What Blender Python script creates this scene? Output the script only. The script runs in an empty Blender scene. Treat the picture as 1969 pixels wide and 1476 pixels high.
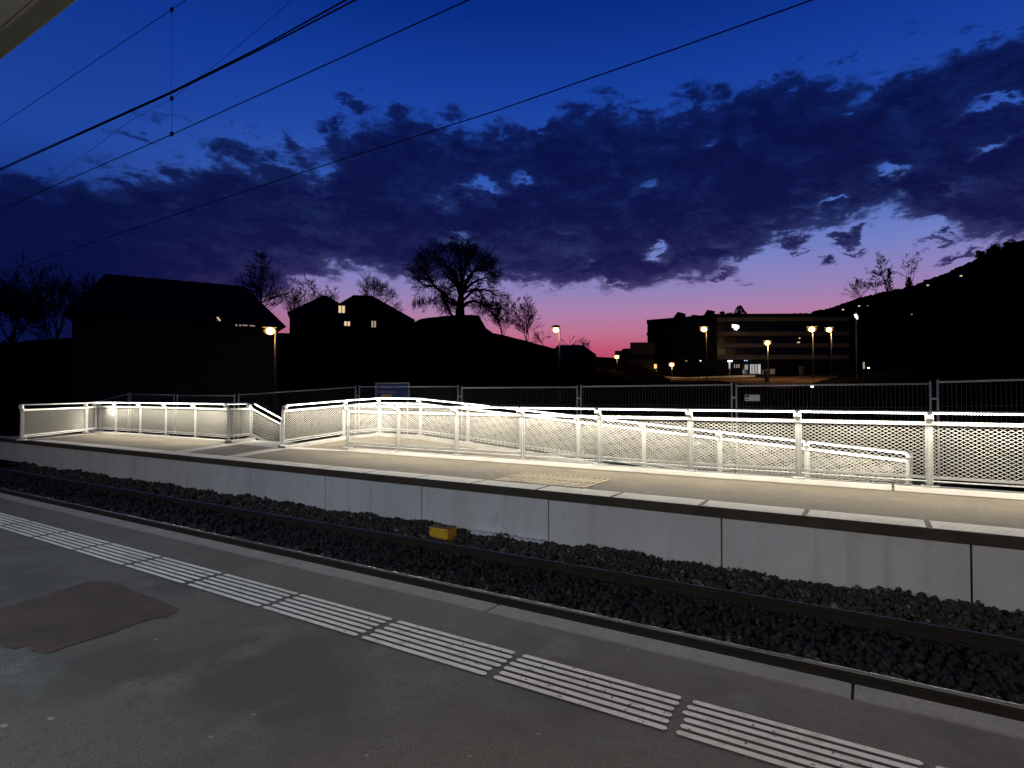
import bpy, bmesh, math, random
import numpy as np
from mathutils import Vector, Matrix
random.seed(7); np.random.seed(7)
S = bpy.context.scene
COL = S.collection
R = math.radians

# ------------------------------------------------------------------ camera
F, CX, CY = 1120.0, 984.5, 738.0
YAW, PITCH, ROLL = R(58.364), R(1.3076), R(0.1045)
EYE = 1.735
def ray(px, py):
    x = (px - CX) / F; y = -(py - CY) / F
    c, s = math.cos(ROLL), math.sin(ROLL); x, y = c*x - s*y, s*x + c*y
    cp, sp = math.cos(PITCH), math.sin(PITCH); fw = cp - sp*y; up = sp + cp*y
    return Vector((-math.cos(YAW)*fw + math.sin(YAW)*x, math.sin(YAW)*fw + math.cos(YAW)*x, up))
EYEV = Vector((0, 0, EYE))
def at_r(px, py, r):                       # point seen at (px, py), r metres away over the ground
    d = ray(px, py); return EYEV + d * (r / math.hypot(d.x, d.y))
def at_Y(px, py, Y):
    d = ray(px, py); return EYEV + d * (Y / d.y)
def at_z(px, py, z):
    d = ray(px, py); return EYEV + d * ((z - EYE) / d.z)
cam = bpy.data.cameras.new('camera'); camo = bpy.data.objects.new('camera', cam); COL.objects.link(camo)
def vray(x, y, z):
    c, s = math.cos(ROLL), math.sin(ROLL)
    X, Y = c*x - s*y, s*x + c*y; fw = -z
    cp, sp = math.cos(PITCH), math.sin(PITCH); f2 = cp*fw - sp*Y; up = sp*fw + cp*Y
    return Vector((-math.cos(YAW)*f2 + math.sin(YAW)*X, math.sin(YAW)*f2 + math.cos(YAW)*X, up))
ax, ay, az = vray(1,0,0), vray(0,1,0), vray(0,0,1)
M = Matrix(((ax.x, ay.x, az.x, 0), (ax.y, ay.y, az.y, 0), (ax.z, ay.z, az.z, EYE), (0, 0, 0, 1)))
camo.matrix_world = M
cam.sensor_width = 36; cam.lens = 36 * F / 1969; cam.clip_end = 6000; cam.clip_start = 0.05
S.camera = camo

# ------------------------------------------------------------------ colour + materials
def lin(r, g, b):
    f = lambda c: (c/255/12.92) if c/255 <= .04045 else ((c/255+.055)/1.055)**2.4
    return (f(r), f(g), f(b), 1)
def new_mat(name):
    m = bpy.data.materials.new(name); m.use_nodes = True
    nt = m.node_tree; b = nt.nodes['Principled BSDF']; return m, nt, b
def simple(name, col, rough=.7, metal=0, noise=None, bump=0, spec=None):
    """col: linear rgb; noise: (scale, colour2, lo, hi) mixes a second colour in by noise"""
    m, nt, b = new_mat(name); n = nt.nodes; L = nt.links
    b.inputs['Base Color'].default_value = (*col, 1); b.inputs['Roughness'].default_value = rough; b.inputs['Metallic'].default_value = metal
    if spec is not None: b.inputs['Specular IOR Level'].default_value = spec
    geo = n.new('ShaderNodeNewGeometry')
    prev = None
    for (sc, c2, lo, hi) in (noise or []):
        t = n.new('ShaderNodeTexNoise'); t.inputs['Scale'].default_value = sc; t.inputs['Detail'].default_value = 5
        L.new(geo.outputs['Position'], t.inputs['Vector'])
        r = n.new('ShaderNodeMapRange'); r.inputs[1].default_value = lo; r.inputs[2].default_value = hi
        L.new(t.outputs['Fac'], r.inputs[0])
        mx = n.new('ShaderNodeMix'); mx.data_type = 'RGBA'
        L.new(r.outputs[0], mx.inputs['Factor'])
        if prev is None: mx.inputs['A'].default_value = (*col, 1)
        else: L.new(prev, mx.inputs['A'])
        mx.inputs['B'].default_value = (*c2, 1); prev = mx.outputs['Result']
    if prev is not None: L.new(prev, b.inputs['Base Color'])
    if bump:
        t = n.new('ShaderNodeTexNoise'); t.inputs['Scale'].default_value = bump[0]; t.inputs['Detail'].default_value = 4
        L.new(geo.outputs['Position'], t.inputs['Vector'])
        bp = n.new('ShaderNodeBump'); bp.inputs['Strength'].default_value = bump[1]; bp.inputs['Distance'].default_value = bump[2]
        L.new(t.outputs['Fac'], bp.inputs['Height']); L.new(bp.outputs[0], b.inputs['Normal'])
    return m
def emit(name, col, strength, sample=True):
    m = bpy.data.materials.new(name); m.use_nodes = True; nt = m.node_tree
    for x in list(nt.nodes): nt.nodes.remove(x)
    e = nt.nodes.new('ShaderNodeEmission'); o = nt.nodes.new('ShaderNodeOutputMaterial')
    e.inputs[0].default_value = (*col, 1); e.inputs[1].default_value = strength; nt.links.new(e.outputs[0], o.inputs[0])
    m.cycles.emission_sampling = 'AUTO' if sample else 'NONE'
    return m
MT = {}
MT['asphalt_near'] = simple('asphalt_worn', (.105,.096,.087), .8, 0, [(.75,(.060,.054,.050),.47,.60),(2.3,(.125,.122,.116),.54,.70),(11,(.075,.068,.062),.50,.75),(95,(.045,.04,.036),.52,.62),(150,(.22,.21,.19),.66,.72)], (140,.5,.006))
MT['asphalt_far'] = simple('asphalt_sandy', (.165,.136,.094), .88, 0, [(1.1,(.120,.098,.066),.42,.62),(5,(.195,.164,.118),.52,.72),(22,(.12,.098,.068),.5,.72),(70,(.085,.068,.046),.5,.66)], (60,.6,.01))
MT['concrete_pale'] = simple('concrete_pale', (.50,.48,.44), .8, 0, [(2.5,(.40,.38,.35),.4,.7),(40,(.36,.34,.31),.55,.8)], (60,.15,.004))
def streaked(name):
    m, nt, b = new_mat(name); n = nt.nodes; L = nt.links; g = n.new('ShaderNodeNewGeometry')
    mp = n.new('ShaderNodeMapping'); mp.inputs['Scale'].default_value = (5,5,.35); L.new(g.outputs['Position'], mp.inputs[0])
    def nz(vec, sc, lo, hi, det=6):
        t = n.new('ShaderNodeTexNoise'); t.inputs['Scale'].default_value = sc; t.inputs['Detail'].default_value = det; L.new(vec, t.inputs['Vector'])
        r = n.new('ShaderNodeMapRange'); r.inputs[1].default_value = lo; r.inputs[2].default_value = hi; L.new(t.outputs['Fac'], r.inputs[0]); return r.outputs[0], t
    col = None
    for vec, sc, lo, hi, c2 in ((g.outputs['Position'], .8, .42, .66, (.60,.60,.66)), (mp.outputs[0], 1.2, .52, .76, (.54,.535,.56)), (g.outputs['Position'], 5, .56, .78, (.55,.545,.57)), (g.outputs['Position'], 38, .52, .70, (.63,.63,.67))):
        f, t = nz(vec, sc, lo, hi); mx = n.new('ShaderNodeMix'); mx.data_type = 'RGBA'; L.new(f, mx.inputs['Factor'])
        if col is None: mx.inputs['A'].default_value = (.70,.70,.77,1)
        else: L.new(col, mx.inputs['A'])
        mx.inputs['B'].default_value = (*c2, 1); col = mx.outputs['Result']
    L.new(col, b.inputs['Base Color']); b.inputs['Roughness'].default_value = .82
    bp = n.new('ShaderNodeBump'); bp.inputs['Strength'].default_value = .2; bp.inputs['Distance'].default_value = .004; L.new(t.outputs['Fac'], bp.inputs['Height']); L.new(bp.outputs[0], b.inputs['Normal'])
    return m
MT['concrete_wall'] = streaked('concrete_wall')
MT['joint'] = simple('joint_filler', (.02,.02,.02), .9)
MT['coping_dark'] = simple('coping_brown', (.07,.056,.042), .85, 0, [(4,(.045,.036,.028),.4,.7),(30,(.04,.033,.026),.5,.7)])  # dark brown all over, mottled darker by noise
MT['kerb_grey'] = simple('kerb_grey', (.25,.24,.23), .8, 0, [(3,(.18,.175,.17),.4,.7),(18,(.15,.145,.14),.55,.75),(60,(.15,.145,.14),.5,.7)], (70,.2,.004))
MT['paint'] = simple('marking_paint', (.78,.75,.69), .7, 0, [(1.3,(.66,.63,.57),.45,.65),(9,(.54,.515,.47),.48,.72),(26,(.15,.14,.13),.63,.69),(80,(.16,.15,.14),.64,.72)], (120,.25,.003))
MT['groove'] = simple('slab_groove', (.06,.052,.042), .85)
MT['line_white'] = simple('edge_line', (.88,.85,.77), .7, 0, [(5,(.74,.71,.64),.4,.7)])
MT['steel'] = simple('galvanised_steel', (.80,.80,.77), .45, .1, [(14,(.66,.66,.64),.4,.7)])
MT['steel_mesh'] = simple('expanded_steel', (.62,.60,.55), .5, .1)
MT['fence_steel'] = simple('fence_tube', (.50,.49,.45), .5, .1)
MT['fence_wire'] = simple('fence_wire', (.13,.125,.11), .6, .1)
MT['rail_side'] = simple('rail_rust', (.012,.010,.010), .7, .2, [(8,(.02,.015,.012),.4,.7)])
MT['rail_top'] = simple('rail_head', (.30,.295,.29), .34, .5, [(3,(.16,.155,.15),.4,.7)])
MT['sleeper'] = simple('sleeper_concrete', (.035,.032,.03), .9, 0, [(20,(.025,.022,.02),.4,.7)])
MT['bed'] = simple('track_bed', (.02,.018,.017), .95, 0, [(18,(.03,.027,.025),.4,.7)])
MT['yellow'] = simple('yellow_paint', (.72,.42,.02), .55, 0, [(12,(.45,.25,.02),.55,.8)])
MT['lid_grey'] = simple('box_lid', (.26,.19,.07), .7, 0, [(14,(.16,.13,.07),.4,.7)])
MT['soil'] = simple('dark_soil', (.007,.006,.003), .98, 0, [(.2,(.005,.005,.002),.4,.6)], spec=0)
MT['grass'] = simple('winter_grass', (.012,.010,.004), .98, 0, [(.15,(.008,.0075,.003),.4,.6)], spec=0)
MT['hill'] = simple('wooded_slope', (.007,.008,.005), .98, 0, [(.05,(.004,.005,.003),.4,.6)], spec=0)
MT['bark'] = simple('bark', (.016,.014,.012), .95, spec=.1)
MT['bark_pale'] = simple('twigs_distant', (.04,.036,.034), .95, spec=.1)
MT['leaf'] = simple('ivy_leaf', (.008,.012,.006), .9, spec=.1)
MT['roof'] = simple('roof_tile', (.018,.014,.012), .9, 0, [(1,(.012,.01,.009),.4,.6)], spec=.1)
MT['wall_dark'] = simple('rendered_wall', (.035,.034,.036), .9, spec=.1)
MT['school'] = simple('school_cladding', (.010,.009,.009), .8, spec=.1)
MT['band'] = simple('concrete_band', (.13,.115,.10), .85, 0, [(.4,(.09,.08,.07),.4,.7)])
MT['glass'] = simple('window_glass', (.006,.006,.008), .25)
MT['path'] = simple('gravel_path', (.17,.11,.06), .95, 0, [(.3,(.11,.07,.04),.4,.65)], spec=0)
MT['white'] = simple('white_panel', (.7,.7,.68), .6)
MT['sign_blue'] = simple('sign_blue', (.026,.058,.30), .5)
MT['sign_yellow'] = simple('sign_yellow', (.75,.50,.08), .5)
MT['sign_text'] = simple('sign_lettering', (.75,.72,.66), .5)
MT['sign_frame'] = simple('sign_frame', (.55,.55,.55), .5, .3)
MT['ink'] = simple('plaque_ink', (.03,.04,.10), .6)
MT['wire'] = simple('wire_copper', (.006,.006,.008), 1, 0, spec=0)
MT['lamp_pole'] = simple('lamp_pole', (.10,.09,.08), .6, .2)
MT['lamp_case'] = simple('lamp_case', (.08,.08,.08), .6)
MT['canopy'] = simple('canopy_paint', (.13,.135,.115), .7)
MT['soffit'] = simple('canopy_soffit', (.42,.43,.39), .7)
MT['cover_worn'] = None
MT['dark_plastic'] = simple('dark_plastic', (.012,.012,.012), .6)
MT['led'] = emit('led_glow', (1,.97,.88), 14, False)
def bead_mat():
    m = bpy.data.materials.new('led_beads'); m.use_nodes = True; nt = m.node_tree
    for x in list(nt.nodes): nt.nodes.remove(x)
    g = nt.nodes.new('ShaderNodeNewGeometry'); sp = nt.nodes.new('ShaderNodeSeparateXYZ'); w = nt.nodes.new('ShaderNodeMath'); w.operation = 'PINGPONG'; w.inputs[1].default_value = .017
    r = nt.nodes.new('ShaderNodeMapRange'); r.inputs[1].default_value = .005; r.inputs[2].default_value = .009; r.inputs[3].default_value = .25; r.inputs[4].default_value = 16
    e = nt.nodes.new('ShaderNodeEmission'); o = nt.nodes.new('ShaderNodeOutputMaterial'); e.inputs[0].default_value = (1,.97,.90,1)
    L = nt.links; L.new(g.outputs['Position'], sp.inputs[0]); L.new(sp.outputs[0], w.inputs[0]); L.new(w.outputs[0], r.inputs[0]); L.new(r.outputs[0], e.inputs[1]); L.new(e.outputs[0], o.inputs[0]); m.cycles.emission_sampling = 'NONE'; return m
MT['led_beads'] = bead_mat()
MT['led_glare'] = emit('led_lens', (1,.95,.82), 5, False)
MT['sodium'] = emit('sodium_lens', (1,.62,.22), 45, False)
MT['sodium_red'] = emit('sodium_lens_deep', (1,.5,.16), 40, False)
def halo_mat():  # orange glow given to a shell, standing in for the lamp's halo
    m = bpy.data.materials.new('sodium_halo'); m.use_nodes = True; nt = m.node_tree
    for x in list(nt.nodes): nt.nodes.remove(x)
    e = nt.nodes.new('ShaderNodeEmission'); t = nt.nodes.new('ShaderNodeBsdfTransparent'); a = nt.nodes.new('ShaderNodeAddShader'); o = nt.nodes.new('ShaderNodeOutputMaterial')
    e.inputs[0].default_value = (1,.40,.06,1); e.inputs[1].default_value = .26; t.inputs[0].default_value = (.9,.8,.6,1)
    nt.links.new(e.outputs[0], a.inputs[0]); nt.links.new(t.outputs[0], a.inputs[1]); nt.links.new(a.outputs[0], o.inputs[0]); m.cycles.emission_sampling = 'NONE'; return m
MT['halo_bowl'] = halo_mat()
MT['win_warm'] = emit('window_lit_warm', (1,.72,.44), .85, False)
MT['win_dim'] = emit('window_lit_dim', (1,.80,.62), .35, False)
MT['win_orange'] = emit('window_lit_orange', (1,.50,.15), 1.6, False)
MT['win_cool'] = emit('window_lit_cool', (.80,.92,1), .55, False)
MT['sign_lit'] = emit('lit_letters', (.86,.95,1), 5, False)
MT['blue_lit'] = emit('blue_glow', (.35,.45,1), 3, False)
MT['tube'] = emit('tube_glow', (1,.93,.80), 1, True)

# ------------------------------------------------------------------ helpers
class MB:
    def __init__(s): s.v = []; s.f = []
    def quad(s, a, b, c, d):
        i = len(s.v); s.v += [tuple(a), tuple(b), tuple(c), tuple(d)]; s.f.append((i, i+1, i+2, i+3))
    def poly(s, pts):
        i = len(s.v); s.v += [tuple(p) for p in pts]; s.f.append(tuple(range(i, i+len(pts))))
    def box(s, x0, y0, z0, x1, y1, z1):
        i = len(s.v)
        s.v += [(x0,y0,z0),(x1,y0,z0),(x1,y1,z0),(x0,y1,z0),(x0,y0,z1),(x1,y0,z1),(x1,y1,z1),(x0,y1,z1)]
        s.f += [tuple(i+k for k in q) for q in ((0,3,2,1),(4,5,6,7),(0,1,5,4),(1,2,6,5),(2,3,7,6),(3,0,4,7))]
        return s
    def obox(s, c, ux, uy, uz, hx, hy, hz):     # oriented box, half sizes
        c = Vector(c); i = len(s.v)
        for dz in (-1,1):
            for dx, dy in ((-1,-1),(1,-1),(1,1),(-1,1)): s.v.append(tuple(c + ux*(dx*hx) + uy*(dy*hy) + uz*(dz*hz)))
        s.f += [tuple(i+k for k in q) for q in ((0,3,2,1),(4,5,6,7),(0,1,5,4),(1,2,6,5),(2,3,7,6),(3,0,4,7))]
        return s
    def bar(s, a, b, w, h, up=(0,0,1), caps=True):  # rectangular bar from a to b
        a, b = Vector(a), Vector(b); d = (b-a)
        if d.length < 1e-6: return s
        d.normalize(); u = Vector(up)
        if abs(d.dot(u)) > .98: u = Vector((0,1,0))
        r = d.cross(u).normalized(); u = r.cross(d).normalized()
        i = len(s.v)
        for p in (a, b):
            for x, y in ((-1,-1),(1,-1),(1,1),(-1,1)): s.v.append(tuple(p + r*(x*w/2) + u*(y*h/2)))
        s.f += [(i, i+4, i+5, i+1),(i+1,i+5,i+6,i+2),(i+2,i+6,i+7,i+3),(i+3,i+7,i+4,i)]
        if caps: s.f += [(i, i+1, i+2, i+3), (i+7, i+6, i+5, i+4)]
        return s
    def tube(s, pts, rad, n=8, caps=True):
        pts = [Vector(p) for p in pts]; m = len(pts)
        rads = rad if isinstance(rad, (list, tuple)) else [rad]*m
        base = len(s.v); ref = Vector((0,0,1))
        for k, p in enumerate(pts):
            d = (pts[min(k+1, m-1)] - pts[max(k-1, 0)]).normalized()
            u = ref if abs(d.dot(ref)) < .95 else Vector((1,0,0))
            r = d.cross(u).normalized(); u = r.cross(d)
            for j in range(n):
                a = 2*math.pi*j/n; s.v.append(tuple(p + r*(math.cos(a)*rads[k]) + u*(math.sin(a)*rads[k])))
        for k in range(m-1):
            for j in range(n):
                a = base+k*n+j; b = base+k*n+(j+1) % n; s.f.append((a, b, b+n, a+n))
        if caps:
            s.f.append(tuple(base+j for j in reversed(range(n)))); s.f.append(tuple(base+(m-1)*n+j for j in range(n)))
        return s
    def prism(s, xy, z0, z1):                    # closed polygon extruded upward
        n = len(xy); i = len(s.v)
        s.v += [(x, y, z0) for x, y in xy] + [(x, y, z1) for x, y in xy]
        s.f += [tuple(i+k for k in reversed(range(n))), tuple(i+n+k for k in range(n))]
        s.f += [(i+k, i+(k+1) % n, i+n+(k+1) % n, i+n+k) for k in range(n)]
        return s
    def build(s, name, mat, parent=None, smooth=False, world=True, bevel=0):
        me = bpy.data.meshes.new(name)
        off = Vector((0,0,0))
        p = parent
        while p is not None and world: off += p.location; p = p.parent
        me.from_pydata([(x-off.x, y-off.y, z-off.z) for x, y, z in s.v], [], s.f)
        me.materials.append(mat); me.update()
        if smooth: me.polygons.foreach_set('use_smooth', [True]*len(me.polygons))
        o = bpy.data.objects.new(name, me); COL.objects.link(o)
        if parent: o.parent = parent
        if bevel:
            b = o.modifiers.new('bevel', 'BEVEL'); b.width = bevel; b.segments = 2; b.limit_method = 'ANGLE'
        return o
def thing(name, loc, label, cat, group=None):
    o = bpy.data.objects.new(name, None); o.empty_display_size = .2; COL.objects.link(o); o.location = Vector(loc)
    o['label'] = label; o['category'] = cat
    if group: o['group'] = group
    return o
def tag(o, label=None, cat=None, group=None, kind=None):
    if label: o['label'] = label
    if cat: o['category'] = cat
    if group: o['group'] = group
    if kind: o['kind'] = kind
    return o
def structure(o): o['kind'] = 'structure'; return o
def area_light(name, a, b, direction, width, power, col, parent):
    """a long thin lamp between a and b shining along direction"""
    a, b = Vector(a), Vector(b); x = (b-a); ln = x.length; x.normalize()
    z = -Vector(direction).normalized(); z = (z - x*z.dot(x)).normalized(); y = z.cross(x)
    l = bpy.data.lights.new(name, 'AREA'); l.shape = 'RECTANGLE'; l.size = ln; l.size_y = width; l.energy = power; l.color = col
    o = bpy.data.objects.new(name, l); COL.objects.link(o)
    c = (a+b)/2; off = Vector((0,0,0)); p = parent
    while p is not None: off += p.location; p = p.parent
    o.matrix_local = Matrix(((x.x,y.x,z.x,c.x-off.x),(x.y,y.y,z.y,c.y-off.y),(x.z,y.z,z.z,c.z-off.z),(0,0,0,1)))
    o.parent = parent
    return o
def point_light(name, loc, power, col, parent, rad=.12):
    l = bpy.data.lights.new(name, 'POINT'); l.energy = power; l.color = col; l.shadow_soft_size = rad
    o = bpy.data.objects.new(name, l); COL.objects.link(o); off = Vector((0,0,0)); p = parent
    while p is not None: off += p.location; p = p.parent
    o.location = Vector(loc) - off; o.parent = parent; return o
def text_mesh(name, body, size, mat, origin, ux, uz, parent, thick=.004):
    cu = bpy.data.curves.new(name, 'FONT'); cu.body = body; cu.size = size; cu.extrude = thick; cu.align_x = 'LEFT'
    t = bpy.data.objects.new(name, cu); COL.objects.link(t)
    dg = bpy.context.evaluated_depsgraph_get(); dg.update()
    me = bpy.data.meshes.new_from_object(t.evaluated_get(dg)); bpy.data.objects.remove(t)
    n = ux.cross(uz)
    off = parent.location if parent else Vector((0,0,0))
    for v in me.vertices:
        v.co = Vector(origin) + ux*v.co.x + uz*v.co.y - n*(-v.co.z) - off
    me.materials.clear(); me.materials.append(mat)
    o = bpy.data.objects.new(name, me); COL.objects.link(o); o.parent = parent
    return o

# ------------------------------------------------------------------ levels
YE, YF, YN, YR = 4.133, 7.193, 4.988, 6.338     # platform edges, near rail, far rail
ZF, ZR = .426, -.262
ZK = ZF + .07
YK = 9.98                                        # front railing line

# ------------------------------------------------------------------ ground
b = MB(); b.quad((-3000,-3000,-2.6),(3000,-3000,-2.6),(3000,3000,-2.6),(-3000,3000,-2.6))
structure(b.build('ground', MT['soil']))

# near platform -----------------------------------------------------------
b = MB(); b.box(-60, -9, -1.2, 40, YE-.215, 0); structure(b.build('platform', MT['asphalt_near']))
b = MB()                                         # edge stones with open joints
xj = [-60] + [-2.67 - 2.56*k for k in range(8, -1, -1)] + [-.11 + 2.56*k for k in range(0, 8)]
for x0, x1 in zip(xj[:-1], xj[1:]): b.box(x0+.008, YE-.21, -.9, x1-.008, YE, .004)
structure(b.build('platform_edge', MT['kerb_grey'], bevel=.01))
# six painted guide lines in blocks
b = MB()
LB = 1.128
y0s = np.linspace(3.055, 3.405, 6)
rnd = random.Random(3)
for k in range(-16, 4):
    xs = -2.04 + LB*k
    for j, y in enumerate(y0s):
        a = xs + .024 + rnd.uniform(-.014,.014); e = xs + LB - .024 + rnd.uniform(-.014,.014)
        w = .021; c = .014
        b.poly([(a,y-w+c,.004),(a+c,y-w,.004),(e-c,y-w,.004),(e,y-w+c,.004),(e,y+w-c,.004),(e-c,y+w,.004),(a+c,y+w,.004),(a,y+w-c,.004)])
structure(b.build('guide_lines', MT['paint']))
# chewing-gum spots and scuffs on the asphalt
b = MB()
spots = [(300,1229,.022,.013),(98,1381,.028,.014),(8,1395,.03,.016),(405,1416,.018,.01),(487,1374,.016,.009),(1036,1411,.014,.008),(705,1452,.012,.008),(904,1453,.012,.007),(1207,1247,.012,.007)]
for px, py, rx, ry in spots:
    p = at_z(px, py, .003); n = 9; ph = rnd.uniform(0, 3)
    b.poly([(p.x+rx*math.cos(2*math.pi*i/n)*rnd.uniform(.7,1.15), p.y+ry*math.sin(2*math.pi*i/n+.2)*rnd.uniform(.7,1.15), .003) for i in range(n)])
tag(b.build('gum_spots', MT['kerb_grey']), kind='structure')

# worn patterned cover in the near platform
def cover_mat():
    m, nt, bs = new_mat('worn_cover'); n = nt.nodes; L = nt.links
    g = n.new('ShaderNodeNewGeometry')
    mp = n.new('ShaderNodeMapping'); mp.inputs['Rotation'].default_value = (0,0,R(8)); L.new(g.outputs['Position'], mp.inputs[0])
    w = n.new('ShaderNodeTexWave'); w.inputs['Scale'].default_value = 13; w.inputs['Distortion'].default_value = 6; w.inputs['Detail'].default_value = 3; w.inputs['Detail Scale'].default_value = 2; w.bands_direction = 'Y'
    L.new(mp.outputs[0], w.inputs[0])
    t = n.new('ShaderNodeTexNoise'); t.inputs['Scale'].default_value = 2.2; t.inputs['Detail'].default_value = 6; L.new(g.outputs['Position'], t.inputs['Vector'])
    cr = n.new('ShaderNodeValToRGB'); cr.color_ramp.elements[0].position = .35; cr.color_ramp.elements[0].color = (.036,.026,.021,1); cr.color_ramp.elements[1].position = .62; cr.color_ramp.elements[1].color = (.080,.040,.034,1)
    L.new(t.outputs[0], cr.inputs[0])
    mx = n.new('ShaderNodeMix'); mx.data_type = 'RGBA'; mx.blend_type = 'MULTIPLY'; mx.inputs['Factor'].default_value = .30
    L.new(cr.outputs[0], mx.inputs['A']); L.new(w.outputs['Color'], mx.inputs['B']); L.new(mx.outputs['Result'], bs.inputs['Base Color'])
    bs.inputs['Roughness'].default_value = .8
    bp = n.new('ShaderNodeBump'); bp.inputs['Strength'].default_value = .25; bp.inputs['Distance'].default_value = .006; L.new(w.outputs['Fac'], bp.inputs['Height']); L.new(bp.outputs[0], bs.inputs['Normal'])
    return m
gp = [(-5,1171),(30,1161),(165,1119),(205,1117),(275,1142),(345,1170),(320,1187),(292,1188),(215,1216),(152,1236),(98,1253),(62,1250),(52,1240),(22,1249),(-5,1238)]
b = MB(); pts = []
for i in range(len(gp)):
    a, c = gp[i], gp[(i+1) % len(gp)]
    for k in range(4):
        t = k/4; q = at_z(a[0]+(c[0]-a[0])*t, a[1]+(c[1]-a[1])*t, .005); pts.append((q.x+rnd.uniform(-.014,.014), q.y+rnd.uniform(-.014,.014), .005))
b.poly(list(reversed(pts)))
tag(b.build('cover_plate', cover_mat()), 'worn reddish ribbed cover plate let into the dark near platform', 'cover plate')

# track ------------------------------------------------------------------
b = MB(); b.quad((-60, YE-.02, -.44), (30, YE-.02, -.44), (30, YF+.2, -.44), (-60, YF+.2, -.44))
structure(b.build('track_bed', MT['bed']))
clip = MB(); q_ = [(-.12,-.02),(.12,-.02),(.12,-.008),(.10,-.004),(.095,.016),(.07,.02),(.066,-.004),(-.066,-.004),(-.07,.02),(-.095,.016),(-.10,-.004),(-.12,-.008)]; clip.v = [(x,y,z) for x in (-.06,.06) for y,z in q_]; clip.f = [tuple(range(12)), tuple(reversed(range(12,24)))] + [(k+12,(k+1)%12+12,(k+1)%12,k) for k in range(12)]
def rail(y, label):
    t = thing('rail', (0, y, ZR-.16), label, 'rail', 'rails of the track')
    prof = [(-.065,-.16),(.065,-.16),(.065,-.145),(.012,-.125),(.011,-.045),(.034,-.034),(.034,-.002),(-.034,-.002),(-.034,-.034),(-.011,-.045),(-.012,-.125),(-.065,-.145)]
    b = MB(); n = len(prof); xs = (-60, 30)
    for x in xs: b.v += [(x, y+p, ZR+q) for p, q in prof]
    b.f += [(k, (k+1) % n, n+(k+1) % n, n+k) for k in range(n)]
    b.build('rail_body', MT['rail_side'], t)
    b = MB(); n = 7; arc = [(.006,-.0018),(.010,.0008),(.014,.0018),(.018,.0022),(.023,.0016),(.028,.0002),(.033,-.0018)]
    for x in xs: b.v += [(x, y+p, ZR+q) for p, q in arc]
    b.f += [(k+n, k+1+n, k+1, k) for k in range(n-1)]
    b.build('running_surface', MT['rail_top'], t, smooth=True)
    c0 = None
    for k in range(33):
        o = clip.build('rail_clip', MT['rail_side'], t, world=False) if c0 is None else c0.copy()
        if c0 is not None: COL.objects.link(o); o.parent = t
        c0 = c0 or o; o.location = (-17+.62*k, 0, .003)
rail(YN, 'steel rail next to the near platform edge, polished on top')
rail(YR, 'steel rail next to the pale wall of the far platform')
sl = MB(); sl.box(-.12, -1.15, -.1, .12, 1.15, .1)
first = None
for k in range(33):
    x = -17 + .62*k
    if first is None:
        o = sl.build('sleeper', MT['sleeper'], bevel=.02); first = o
    else:
        o = first.copy(); COL.objects.link(o)
    o.location = (x, (YN+YR)/2, ZR-.295)
    tag(o, 'dark sleeper half sunk in the ballast between the two rails', 'sleeper', 'sleepers under the rails')
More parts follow.
